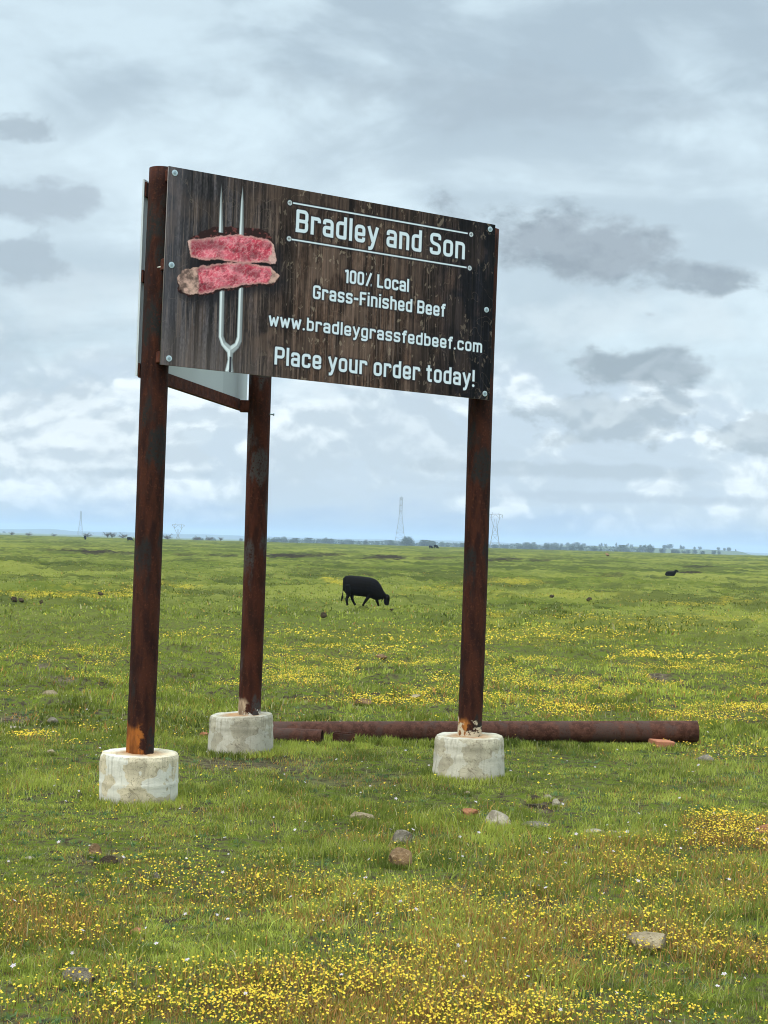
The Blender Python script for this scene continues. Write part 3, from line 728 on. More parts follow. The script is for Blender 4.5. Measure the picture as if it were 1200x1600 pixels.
# wood
strk = fbm(uu * 95, vv * 2.2, 201, 3, .6); strk2 = fbm(uu * 34 + fbm(uu * 3, vv * 4, 5) * 2, vv * 1.4, 211, 3)
wav = fbm(uu * 9 + 3, vv * 5, 221, 4); fine = fbm(uu * 150, vv * 60, 231, 2)
k = np.clip(.55 * strk + .45 * strk2, 0, 1)
left = L3(.105, .088, .090); mid_ = L3(.128, .072, .048); right = L3(.011, .010, .014)
wl = sstep(-uu, -.95, -.35)[..., None]; wr = sstep(uu + (wav - .5) * .7, 1.55, 2.25)[..., None]
base_w = mid_ * (1 - wl) + left * wl; base_w = base_w * (1 - wr) + right * wr
art = base_w * (.22 + .85 * sstep(k, .34, .76))[..., None]
art = art * (.50 + 1.0 * fine[..., None])
hl = sstep(fbm(uu * 120 + vv * 1.5, vv * 3.2, 235, 3), .60, .72)[..., None] * (1 - .85 * wr) * .38; art = art * (1 - hl) + hl * L3(.26, .18, .14)
warm = sstep(wav, .50, .68)[..., None] * (1 - .6 * wl) * (1 - .75 * wr) * .7
art = art * (1 - warm) + warm * L3(.17, .105, .075) * (.45 + .9 * strk[..., None])
dark = sstep(fbm(uu * 26, vv * 1.1, 241, 3), .56, .64)[..., None] * .45; art = art * (1 - dark)
top_d = sstep(vv, .95, 1.2)[..., None] * (1 - wl) * .45; art = art * (1 - top_d)
for s_, th in ((251, .80), (261, .79)):
    flk = sstep(fbm(uu * 34 + vv * 9 * (1 if s_ == 251 else -1), vv * 15, s_, 4, .55), th - .05, th + .01)[..., None] * (1 - .45 * wr) * sstep(uu, .55, 1.0)[..., None] * .5; art = art * (1 - flk) + flk * L3(.36, .27, .19)
scr = sstep(np.abs(fbm(uu * 7 + vv * 5, vv * 5 - uu * 3, 271, 3) - .5) * -1, -.007, -.001)[..., None] * .22; art = art * (1 - scr) + scr * L3(.30, .22, .16)
edge_l = sstep(-uu, -.20, -.02)[..., None] * sstep(vv, -.1, .4)[..., None] * .25; art = art * (1 - edge_l) + edge_l * L3(.16, .15, .17)
bot_l = (sstep(-vv, -.35, 0) * sstep(-uu, -1.2, -.1))[..., None] * .4; art = art * (1 - bot_l) + bot_l * L3(.20, .155, .135) * (.4 + strk[..., None])
def blend(mask, c):
    global art
    m_ = np.clip(mask, 0, 1)[..., None]; art = art * (1 - m_) + m_ * c
def inside_sdf(poly):
    d = np.full(uu.shape, 9.0); ins = np.zeros(uu.shape, bool); n = len(poly)
    for i in range(n):
        a, b = poly[i], poly[(i + 1) % n]; d = np.minimum(d, capsule(uu, vv, a, b))
        cnd = (a[1] > vv) != (b[1] > vv)
        xi = (b[0] - a[0]) * (vv - a[1]) / (b[1] - a[1] + 1e-12) + a[0]; ins ^= cnd & (uu < xi)
    return np.where(ins, -d, d)
jit = (fbm(uu * 28, vv * 28, 301, 3) - .5) * .030
topP = [(.149, .775), (.20, .80), (.30, .82), (.40, .852), (.50, .868), (.62, .872), (.69, .868), (.735, .84), (.752, .78), (.757, .714), (.70, .722), (.616, .708), (.50, .690), (.35, .690), (.22, .672), (.17, .682)]
botP = [(.082, .545), (.12, .590), (.20, .622), (.27, .642), (.352, .668), (.45, .690), (.53, .695), (.64, .698), (.72, .690), (.755, .672), (.778, .645), (.755, .600), (.70, .578), (.60, .570), (.50, .545), (.42, .520), (.36, .500), (.30, .478), (.24, .462), (.20, .452), (.15, .458), (.10, .485)]
crustP = [(.17, .80), (.30, .885), (.40, .905), (.50, .915), (.62, .925), (.70, .900), (.735, .85), (.70, .80), (.30, .78)]
crust2P = [(.08, .52), (.10, .465), (.17, .435), (.30, .462), (.45, .515), (.60, .555), (.72, .565), (.78, .62), (.60, .60), (.2, .50)]
gapP = [(.19, .70), (.25, .640), (.50, .685), (.68, .700), (.77, .700), (.765, .725), (.60, .720), (.35, .70)]
dT = inside_sdf(topP) + jit * .6; dB = inside_sdf(botP) + jit * .7
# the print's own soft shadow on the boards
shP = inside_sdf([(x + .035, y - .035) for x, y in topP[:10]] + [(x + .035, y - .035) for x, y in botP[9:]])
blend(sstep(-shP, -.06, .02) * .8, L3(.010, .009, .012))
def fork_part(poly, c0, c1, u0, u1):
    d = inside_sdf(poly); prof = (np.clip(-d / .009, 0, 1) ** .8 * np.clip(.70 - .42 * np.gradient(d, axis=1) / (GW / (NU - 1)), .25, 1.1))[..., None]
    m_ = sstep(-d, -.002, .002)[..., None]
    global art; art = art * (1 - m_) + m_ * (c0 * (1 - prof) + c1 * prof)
FD, FLt = L3(.13, .14, .14), L3(.74, .78, .77)
blend(sstep(-inside_sdf([(.365, .80), (.395, 1.12), (.42, .80)]), -.03, .0) * .0, L3(0, 0, 0))
for (xb0, xb1, xt) in ((.380, .412, .356), (.503, .534, .502)): pass
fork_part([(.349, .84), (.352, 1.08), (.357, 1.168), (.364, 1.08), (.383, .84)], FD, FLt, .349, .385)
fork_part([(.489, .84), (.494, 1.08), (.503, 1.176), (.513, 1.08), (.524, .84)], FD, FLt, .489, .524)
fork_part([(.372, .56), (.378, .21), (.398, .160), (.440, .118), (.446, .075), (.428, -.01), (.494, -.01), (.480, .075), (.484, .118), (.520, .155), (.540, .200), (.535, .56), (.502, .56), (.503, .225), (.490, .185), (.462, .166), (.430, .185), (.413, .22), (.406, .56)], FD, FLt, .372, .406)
hd = (vv < .11) & (uu > .425) & (uu < .496)
blend(sstep(-np.abs(uu - .466), -.010, -.004) * (vv < .095), L3(.03, .03, .04))
cr = sstep(-(inside_sdf(crustP) + jit), -.004, .004) * sstep(dT, -.003, .003)
cT = (fbm(uu * 60, vv * 60, 311, 3)[..., None]); crc = L3(.030, .012, .010) + L3(.14, .035, .030) * sstep(cT, .55, .75)
tin = np.maximum(np.minimum(sstep(uu, .349, .352), sstep(-uu, -.385, -.382)), np.minimum(sstep(uu, .489, .492), sstep(-uu, -.526, -.523)))
m_ = (cr * (1 - tin * (vv > .862)))[..., None]; art = art * (1 - m_) + m_ * crc
cr2 = sstep(-(inside_sdf(crust2P) + jit), -.004, .004)[..., None]; art = art * (1 - cr2) + cr2 * crc * .6
gp = sstep(-(inside_sdf(gapP) + jit * .6), -.004, .004)[..., None]; art = art * (1 - gp) + gp * L3(.008, .005, .005)
# marbled meat
warp = fbm(uu * 8, vv * 8, 321, 3) * 1.6
mar = 1 - np.abs(fbm(uu * 22 + vv * 16 + warp, vv * 40 - uu * 26 + warp, 331, 4, .6) * 2 - 1) * 5
mar2 = fbm(uu * 80 + vv * 30, vv * 110, 341, 3, .6); tone = fbm(uu * 11, vv * 14, 351, 3)
meat = L3(.44, .045, .070) * (.75 + .7 * mar2[..., None]); hot = sstep(tone, .42, .66)[..., None]
meat = meat * (1 - hot * .5) + hot * .5 * L3(.70, .17, .21)
fib = sstep(fbm(uu * 46 + vv * 40 + warp * 2, vv * 30 - uu * 60, 371, 3), .48, .66)[..., None] * .22; meat = meat * (1 - fib) + fib * L3(.78, .42, .42)
fat = np.clip(mar, 0, 1)[..., None] * .6; meat = meat * (1 - fat) + fat * L3(.74, .34, .35)
dk = sstep(fbm(uu * 30 - vv * 14, vv * 30, 361, 3), .60, .70)[..., None] * .55; meat = meat * (1 - dk) + dk * L3(.20, .018, .030)
meat = meat * (.62 + .75 * sstep(fbm(uu * 6 + vv * 9, vv * 16 - uu * 5, 377, 4), .25, .75))[..., None]
for d in (dT, dB):
    sear = sstep(-np.abs(d + .001 + jit * .2), -.007, -.001)[..., None] * sstep(np.gradient(d, axis=0) / (GH / (NV - 1)), .9, -.3)[..., None]
    art = art * (1 - sear) + sear * L3(.03, .012, .009)
    mm = sstep(-(d + (fbm(uu * 70, vv * 70, 391, 3) - .5) * .007), -.003, .003)[..., None]; rim = sstep(d, -.020, -.002)[..., None] * .65
    c = meat * (1 - rim) + rim * (L3(.62, .36, .30) * (.6 + .7 * mar2[..., None]))
    if d is dT:
        e = np.maximum(sstep(uu + jit * 2, .70, .725), sstep(-uu, -.175, -.155))[..., None]; c = c * (1 - e) + e * L3(.70, .42, .36) * (.65 + .6 * mar2[..., None])
    else:
        e = np.maximum(sstep(-uu + jit * 2, -.245, -.215), sstep(uu + jit * 2, .715, .728))[..., None]; c = c * (1 - e) + e * L3(.46, .28, .22) * (.35 + 1.1 * sstep(fbm(uu * 34, vv * 34, 381, 4, .55), .3, .72)[..., None])
    art = art * (1 - mm) + mm * c
halo = np.minimum(text_d, rivet_d)
hm_ = sstep(-halo, -.016, -.002)[..., None] * .72; art = art * (1 - hm_) + hm_ * L3(.012, .008, .012)
blend(sstep(-rivet_d, -.0018, .0018), L3(.52, .56, .56))
for (x0, yv) in ((.839, 1.124), (2.241, 1.124), (.843, .893), (2.238, .891)):
    blend(((np.abs(uu - x0) < .003) & (np.abs(vv - yv) < .010)) | ((np.abs(vv - yv) < .003) & (np.abs(uu - x0) < .010)), L3(.16, .17, .17))
blend(sstep(-text_d, -.0018, .0018), L3(.70, .77, .80))
art = np.clip(art, 0, 1)

# ------------------------------------------------------------------ the roadside sign
root = bpy.data.objects.new("roadside_billboard", None); COL.objects.link(root)
root.location = (float(PL0[0]), float(PL0[1]), 0.0)
root['label'] = "two-sided farm beef billboard on three rusty steel posts set in white concrete drums"; root['category'] = "billboard"
RL = np.array([PL0[0], PL0[1], 0.0])
def loc(p): return Vector((np.asarray(p) - RL).tolist())

m = new_mat("printed_sign_sheet"); t = NT(m.node_tree)
t.out(t.principled(t.attr('art').outputs['Color'], .5, .15))
M_ART = m
m = new_mat("sheet_edge"); t = NT(m.node_tree); t.out(t.principled(t.mix(t.noise(t.obj(), 20), (.16, .13, .11), (.24, .21, .19)), .6, .3)); M_EDGE = m
TH = .012
nG = NU * NV
gvv = np.stack([uu.ravel(), np.zeros(nG), vv.ravel()], 1)
back = np.array([[0, TH, 0], [GW, TH, 0], [GW, TH, GH], [0, TH, GH]], float)
idx = np.arange(nG).reshape(NV, NU)
q = np.stack([idx[:-1, :-1], idx[:-1, 1:], idx[1:, 1:], idx[1:, :-1]], -1).reshape(-1, 4)
c0, c1, c2, c3 = idx[0, 0], idx[0, -1], idx[-1, -1], idx[-1, 0]; b0 = nG
side = np.array([[c1, c0, b0, b0 + 1], [c2, c1, b0 + 1, b0 + 2], [c3, c2, b0 + 2, b0 + 3], [c0, c3, b0 + 3, b0], [b0 + 1, b0, b0 + 3, b0 + 2]])
fl = np.concatenate([q.ravel(), side.ravel()]); stt = np.arange(len(q) + 5) * 4
mi = np.zeros(len(q) + 5, int); mi[-5:] = 1
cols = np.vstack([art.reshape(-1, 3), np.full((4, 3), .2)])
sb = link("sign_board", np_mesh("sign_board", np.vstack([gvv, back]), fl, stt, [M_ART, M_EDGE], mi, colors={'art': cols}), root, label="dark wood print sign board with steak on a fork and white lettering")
SM4 = Matrix(SM.tolist()).to_4x4(); sb.matrix_local = Matrix.Translation(loc(SP)) @ SM4
m = new_mat("zinc_bolt"); t = NT(m.node_tree); t.out(t.principled(t.mix(t.noise(t.obj(), 60), (.42, .52, .55), (.62, .70, .72)), .45, .5, .3)); M_BOLT = m
m = new_mat("bolt_head"); t = NT(m.node_tree); t.out(t.principled(t.mix(t.noise(t.obj(), 60), (.22, .30, .33), (.35, .42, .45)), .45, .5, .5)); M_HEAD = m
def bolt():
    bm = bmesh.new()
    add_tube(bm, [(0, 0.001, 0), (0, -.003, 0)], .019, 18); add_tube(bm, [(0, -.003, 0), (0, -.010, 0)], .009, 6)
    me = bpy.data.meshes.new("bolt"); bm.to_mesh(me); bm.free(); me.materials.append(M_BOLT); me.materials.append(M_HEAD)
    for i, p in enumerate(me.polygons): p.material_index = 1 if i >= 20 else 0
    return me
bme = bolt()
for (bu, bv) in ((.041, 1.184), (.045, .616), (.054, .042), (2.396, 1.183), (2.388, .621), (2.398, .041)):
    o = link("bolt", bme, sb); o.location = (bu, 0, bv)
# rails behind the sheet: rusty box sections resting against the posts
for zc in (1.165, .62, .05):
    bm = bmesh.new(); add_box(bm, (GW / 2 - .01, TH + .032, zc - .0), (GW - .02 + .006, .058, .07), bevel=.004)
    o = bm_obj("rail", bm, M_RAIL, root); o.matrix_local = Matrix.Translation(loc(SP)) @ SM4
# posts
def post(p1, p0, mat, name="post", ztop_cut=0):
    bm = bmesh.new(); v = Vector((p1 - p0).tolist()); L = v.length; seg = 40
    zs = np.linspace(0, L, 40); rings = []
    for i, z in enumerate(zs):
        rings.append([bm.verts.new((PR * math.cos(2 * math.pi * k / seg) + .004 * math.sin(z * 1.7), PR * math.sin(2 * math.pi * k / seg), z)) for k in range(seg)])
    for a, b in zip(rings, rings[1:]):
        for k in range(seg): bm.faces.new((a[k], a[(k + 1) % seg], b[(k + 1) % seg], b[k]))
    inner = [bm.verts.new((vv_.co.x * .90, vv_.co.y * .90, L)) for vv_ in rings[-1]]
    for k in range(seg): bm.faces.new((rings[-1][k], rings[-1][(k + 1) % seg], inner[(k + 1) % seg], inner[k]))
    low = [bm.verts.new((vv_.co.x, vv_.co.y, L - .3)) for vv_ in inner]
    for k in range(seg): bm.faces.new((inner[k], inner[(k + 1) % seg], low[(k + 1) % seg], low[k]))
    bm.faces.new(low); bm.faces.new(rings[0][::-1])
    o = bm_obj(name, bm, mat, root, smooth=True)
    for p in o.data.polygons[-2 * seg - 2:]: p.use_smooth = False
    o.matrix_local = Matrix.Translation(loc(p0)) @ v.to_track_quat('Z', 'Y').to_matrix().to_4x4()
    return o
pl = post(PL1, PL0, M_POST_L); pl['label'] = "nearest left rusty post with orange rust at its foot"
pr = post(PR1, PR0, M_POST_R); pr['label'] = "right rusty post with pale lime crust at its foot"
pm = post(PM1, PM0, M_POST_M); pm['label'] = "rear rusty post standing behind the other two"
# the white-backed second sheet running from the left post to the rear post
Bn = at(215.6, 566, 9.46); Bf0 = at(385.5, 606, 11.84); Bn[2] = 2.60; Bf0[2] = 2.585
dd = (Bf0 - Bn); dd /= np.linalg.norm(dd); nn = np.array([-dd[1], dd[0], 0]); nn /= np.linalg.norm(nn)      # outward (left)
BM = Matrix(((dd[0], nn[0], 0), (dd[1], nn[1], 0), (dd[2], 0, 1))).to_4x4()
m = new_mat("white_sheet_back"); t = NT(m.node_tree); co = t.obj()
sx = t.node('ShaderNodeSeparateXYZ'); t.l.new(co, sx.inputs[0])
band = t.smooth(t.math('ABSOLUTE', t.math('SUBTRACT', sx.outputs[0], 2.0)), .20, .19)
cc = t.mix(t.noise(co, 3, 4), (.60, .63, .62), (.50, .53, .53)); cc = t.mix(t.math('MULTIPLY', band, .5), cc, (.42, .45, .45))
t.out(t.principled(cc, .5, .4)); M_WB = m
bm = bmesh.new(); add_box(bm, (1.22, .008, .61), (2.44, .012, 1.22))
o = bm_obj("back_board", bm, M_WB, root, label="second sign board seen from its white back"); o.matrix_local = Matrix.Translation(loc(Bn)) @ BM
for zc, hh_ in ((1.16, .09), (.62, .075), (.035, .088)):
    bm = bmesh.new()
    # angle iron: flat leg against the sheet, flange below
    add_box(bm, (1.12, -.003, zc), (2.22, .010, hh_)); add_box(bm, (1.12 + .02, -.022, zc - hh_ / 2 + .004), (2.10, .028, .008))
    o = bm_obj("rail", bm, M_RAIL, root); o.matrix_local = Matrix.Translation(loc(Bn)) @ BM
# clips between rear post and the rails, the little bolt on the rear post, torn strap bits on the left post
bm = bmesh.new(); add_box(bm, (0, 0, 0), (.10, .06, .09), bevel=.006)
o = bm_obj("bracket", bm, M_RAIL, root); q_ = (PM1 - PM0) / (PM1[2] - PM0[2]); pc = PM0 + q_ * (2.615 - PM0[2]) + np.array([-.10, -.015, 0]); o.matrix_local = Matrix.Translation(loc(pc)) @ _R if False else Matrix.Translation(loc(pc))
bm = bmesh.new(); add_tube(bm, [(0, 0, 0), (.035, 0, 0)], .006, 8); add_tube(bm, [(.026, 0, 0), (.036, 0, 0)], .012, 6)
o = bm_obj("bolt", bm, M_HEAD, root); pc = PM0 + q_ * (2.56 - PM0[2]) + np.array([PR - .008, -.02, 0]); o.location = loc(pc)
m = new_mat("torn_white_strap"); t = NT(m.node_tree); t.out(t.principled(t.mix(t.noise(t.obj(), 40), (.55, .50, .42), (.7, .68, .62)), .7, .3)); M_TORN = m
qL = (PL1 - PL0) / (PL1[2] - PL0[2])
def torn(px, py, pts, wdt):
    c = at(px, py, PL[1] - PR - .004)
    bm = bmesh.new(); add_tube(bm, [(a * .0040, 0, -b * .0040) for a, b in pts], wdt, 6)
    o = bm_obj("strap_scrap", bm, M_TORN, root); o.location = loc(c)
torn(252, 412, [(0, -4), (1.5, -2), (1.5, 3), (-1, 5), (-6, 6)], .005)
torn(250.4, 555, [(0, -5), (0, 0), (0, 4)], .006)

# concrete footings cast in drums
def footing(p0, r_top, r_bot, zt, mat, rib, seed, slant=0.0, ra=.004):
    seg = 72; bm = bmesh.new(); prof = []
    zs = [-.12, 0.0, .03, .07] + list(np.linspace(.09, zt - .03, 14)) + [zt - .014, zt - .004, zt]
    for z in zs:
        tt = max(0, z / zt); r = r_bot + (r_top - r_bot) * tt
        for rz in rib: r += ra * math.exp(-((z - rz) / .009) ** 2)
        if z > zt - .015: r -= {0: .001, 1: .003, 2: .008}[min(2, int((z - (zt - .015)) / .005))]
        prof.append((r, z))
    prof += [(r_top * .82, zt + .001), (r_top * .6, zt - .002), (PR * .8, zt + .004)]
    rings = []
    for (r, z) in prof:
        ring = []
        for k in range(seg):
            a = 2 * math.pi * k / seg
            nz = float(fbm(np.array([3 + 2.2 * math.cos(a) + seed]), np.array([2.2 * math.sin(a) + z * 12]), 400 + seed, 3)[0]) - .5
            rr = r + nz * .010; zz = z + (slant * math.cos(a) * (r / r_top) if z > zt - .05 else 0) + (nz * .014 if z > zt - .012 else 0)
            ring.append(bm.verts.new((rr * math.cos(a), rr * math.sin(a), zz)))
        rings.append(ring)
    for a, b in zip(rings, rings[1:]):
        for k in range(seg): bm.faces.new((a[k], a[(k + 1) % seg], b[(k + 1) % seg], b[k]))
    bm.faces.new(rings[0][::-1]); bm.faces.new(rings[-1])
    o = bm_obj("concrete_footing", bm, mat, root, smooth=True)
    o.location = loc((p0[0], p0[1], 0)); return o
gL = gz(*PL0[:2]); gR = gz(*PR0[:2]); gM = gz(*PM0[:2])
footing(PL0, .240, .240, .275, concrete_mat("pale_concrete", (.66, .55, .37), (.30, .24, .15), .8), (.105,), 1)['label'] = "whitest footing with flaking paint, under the left post"
footing(PR0, .238, .255, .285, concrete_mat("lichen_concrete", (.50, .43, .30), (.24, .19, .12), .4), (.16, .235), 5, .004)['label'] = "mottled footing under the right post"
footing(PM0 + np.array([-.058, 0, 0]), .236, .250, .285, concrete_mat("grey_concrete", (.43, .375, .27), (.22, .18, .12), .3), (.20,), 9, .012)['label'] = "greyer footing under the rear post"

# ------------------------------------------------------------------ pipes, brick, channel
def pipe(p0, p1, r, wall, name, label, seg=36, bend=0.0):
    p0 = np.asarray(p0); p1 = np.asarray(p1); L = np.linalg.norm(p1 - p0); bm = bmesh.new(); n = 24
    def ring(rr, x): return [bm.verts.new((x, rr * math.cos(2 * math.pi * k / seg), rr * math.sin(2 * math.pi * k / seg) + bend * math.sin(math.pi * x / L))) for k in range(seg)]
    outs = [ring(r, L * i / n) for i in range(n + 1)]; ins = [ring(r - wall, L * i / n) for i in range(n + 1)]
    def strip(a, b, fl_=False):
        fs = []
        for k in range(seg):
            f = (a[k], a[(k + 1) % seg], b[(k + 1) % seg], b[k]); fs.append(bm.faces.new(f[::-1] if fl_ else f))
        return fs
    for a, b in zip(outs, outs[1:]):
        for f in strip(a, b): f.smooth = True
    for a, b in zip(ins, ins[1:]):
        for f in strip(a, b, True): f.smooth = True; f.material_index = 1
    strip(outs[0], ins[0], True); strip(outs[-1], ins[-1])
    bmesh.ops.recalc_face_normals(bm, faces=bm.faces)
    o = bm_obj(name, bm, M_PIPE, None, label=label, cat="pipe"); o.data.materials.append(M_PIPE_IN)
    d = (p1 - p0) / L; o.matrix_world = Matrix.Translation(Vector(p0.tolist())) @ Vector(d.tolist()).to_track_quat('X', 'Z').to_matrix().to_4x4()
    return o
a = at(345, 1141, 12.62); b = at(1089, 1150, 12.66)
a[2] = .020; b[2] = gz(b[0], b[1]) + .118
pipe(a, b, .089, .008, "steel_pipe", "long rusty steel pipe lying on the grass behind the billboard footings")
a = at(350, 1148, 12.35); b = at(503.5, 1147, 12.22); a[2] = .045; b[2] = gz(b[0], b[1]) + .062
pipe(a, b, .066, .006, "steel_pipe", "short rusty pipe with an open end lying in front of the long pipe")
bm = bmesh.new()
add_box(bm, (0, 0, -.03), (.17, .05, .006)); add_box(bm, (0, -.027, 0), (.17, .006, .066)); add_box(bm, (0, .027, 0), (.17, .006, .066))
o = bm_obj("steel_channel", bm, M_PIPE, label="short rusty piece of steel channel leaning against the long pipe", cat="scrap steel"); p = at(537, 1154, 12.35); o.location = (p[0], p[1], gz(p[0], p[1]) + .055); o.rotation_euler = (.1, .06, -.1)
m = new_mat("orange_brick"); t = NT(m.node_tree); t.out(t.principled(t.mix(t.noise(t.obj(), 40, 5, .7), (.30, .10, .05), (.50, .22, .12)), .9, .2, normal=t.bump(t.noise(t.obj(), 70), .4, .004))); M_BRICK = m
p = at(1033, 1172, 12.52)
bm = bmesh.new(); add_box(bm, (0, 0, 0), (.15, .20, .06), bevel=.006)
o = bm_obj("brick", bm, M_BRICK, label="orange brick propping the right end of the long pipe", cat="brick"); o.location = (p[0], p[1], gz(p[0], p[1]) + .020); o.rotation_euler = (0, .03, .25)

# ------------------------------------------------------------------ rocks
def rock_mat(name, c0, c1, c2, sc=1.0):
    m = new_mat(name); t = NT(m.node_tree); co = t.obj()
    n1 = t.noise(co, 9 * sc, 6, .65); n2 = t.noise(co, 45 * sc, 4, .7)
    col = t.mix(t.smooth(n1, .35, .65), c0, c1); col = t.mix(t.smooth(n2, .55, .68, 0, .8), col, c2)
    t.out(t.principled(col, .93, .2, normal=t.bump(t.math('ADD', n1, n2), 1.0, .02))); return m
RM = {'grey': rock_mat("grey_rock", (0.117, 0.096, 0.068), (0.227, 0.191, 0.138), (0.345, 0.290, 0.198)), 'pale': rock_mat("pale_rock", (0.207, 0.155, 0.088), (0.386, 0.296, 0.178), (0.124, 0.092, 0.049)),
      'brown': rock_mat("brown_rock", (0.131, 0.077, 0.035), (0.248, 0.148, 0.072), (0.386, 0.265, 0.148)), 'red': rock_mat("reddish_rock", (0.248, 0.099, 0.044), (0.413, 0.185, 0.088), (0.192, 0.087, 0.049)),
      'white': rock_mat("whitish_rock", (0.234, 0.191, 0.134), (0.468, 0.395, 0.282), (0.111, 0.087, 0.049)), 'dark': rock_mat("dark_clod", (0.032, 0.022, 0.012), (0.069, 0.048, 0.026), (0.117, 0.085, 0.049))}
def rock_mesh(seed, w_, h_, dpt, ang_=.5):
    bm = bmesh.new(); bmesh.ops.create_icosphere(bm, subdivisions=4, radius=1.0)
    rs = random.Random(seed); planes = []
    for _ in range(13):
        v = Vector((rs.gauss(0, 1), rs.gauss(0, 1), rs.gauss(.2, .8))).normalized(); planes.append((v, rs.uniform(.50, .85)))
    off = rs.uniform(0, 50)
    for v in bm.verts:
        p = v.co.copy()
        for n_, d_ in planes:
            e = p.dot(n_) - d_
            if e > 0: p -= n_ * e
        nz = float(fbm(np.array([p.x * 2.2 + off + p.z]), np.array([p.y * 2.2 - p.z * 1.3]), 77 + seed % 50, 4)[0]) - .5
        p *= 1 + nz * .12
        v.co = Vector((p.x * w_ / 2 * 1.12, p.y * dpt / 2, p.z * h_ * .72))
    me = bpy.data.meshes.new("rock"); bm.to_mesh(me); bm.free()
    return me
for i, (px, py, wpx, hpx, c, lab, _) in enumerate(ROCKS):
    p = at_ground(px, py); D = p[1]; w_ = wpx * D / FPX; h_ = max(hpx * D / FPX, .02); dpt = w_ * .7
    me = rock_mesh(i * 7 + 3, w_, h_ * 1.05, dpt); me.materials.append(RM[c])
    nm = "dirt_clod" if c == 'dark' else "rock"
    o = link(nm, me, label=lab, cat="clod of earth" if c == 'dark' else "rock")
    y_ = p[1] + dpt * .4; x_ = p[0] * y_ / p[1]
    o.location = (x_, y_, gz(x_, y_) + h_ * .34); o.rotation_euler = (0, 0, random.uniform(-.3, .3))

# ------------------------------------------------------------------ cattle
m = new_mat("black_hide"); t = NT(m.node_tree); co = t.obj(); n1 = t.noise(co, 14, 5, .6)
t.out(t.principled(t.mix(n1, (.003, .0026, .0026), (.008, .007, .007)), t.smooth(n1, .3, .7, .6, .8), .06, normal=t.bump(t.noise(co, 60), .3, .006))); M_HIDE = m
SCL = 1.09 / 280.0
def cx_(x): return (x - 560) * SCL
def cz_(z): return (530 - z) * SCL
def loft(bm, rings, seg=20, vertical=False):
    R_ = []
    for r in rings:
        if not vertical:
            x, zt, zb, hw = r[:4]; yo = r[4] if len(r) > 4 else 0
            zc = (cz_(zt) + cz_(zb)) / 2; hh = (cz_(zt) - cz_(zb)) / 2
            R_.append([bm.verts.new((cx_(x), yo + hw * math.cos(2 * math.pi * k / seg), zc + hh * math.sin(2 * math.pi * k / seg))) for k in range(seg)])
        else:
            z, x0, x1, hw = r[:4]; yo = r[4] if len(r) > 4 else 0
            xc = (cx_(x0) + cx_(x1)) / 2; hx = (cx_(x1) - cx_(x0)) / 2
            R_.append([bm.verts.new((xc + hx * math.cos(2 * math.pi * k / seg), yo + hw * math.sin(2 * math.pi * k / seg), cz_(z))) for k in range(seg)])
    for a, b in zip(R_, R_[1:]):
        for k in range(seg): bm.faces.new((a[k], a[(k + 1) % seg], b[(k + 1) % seg], b[k]))
    bm.faces.new(R_[0][::-1]); bm.faces.new(R_[-1])
def limb(bm, pts):
    add_tube(bm, [(cx_(x), y, cz_(z)) for x, y, z, r in pts], [r for *_, r in pts], 14)
def finish_animal(bm, name, voxel=.016):
    bmesh.ops.recalc_face_normals(bm, faces=bm.faces)
    me = bpy.data.meshes.new("tmp"); bm.to_mesh(me); bm.free()
    o = bpy.data.objects.new("tmp", me); COL.objects.link(o)
    md = o.modifiers.new("r", 'REMESH'); md.mode = 'VOXEL'; md.voxel_size = voxel; md.use_smooth_shade = True
    sm_ = o.modifiers.new("s", 'SMOOTH'); sm_.iterations = 3; sm_.factor = .5
    dg = bpy.context.evaluated_depsgraph_get(); ev = o.evaluated_get(dg)
    out = bpy.data.meshes.new_from_object(ev); out.name = name
    bpy.data.objects.remove(o); out.materials.clear(); out.materials.append(M_HIDE)
    out.polygons.foreach_set('use_smooth', [True] * len(out.polygons)); return out
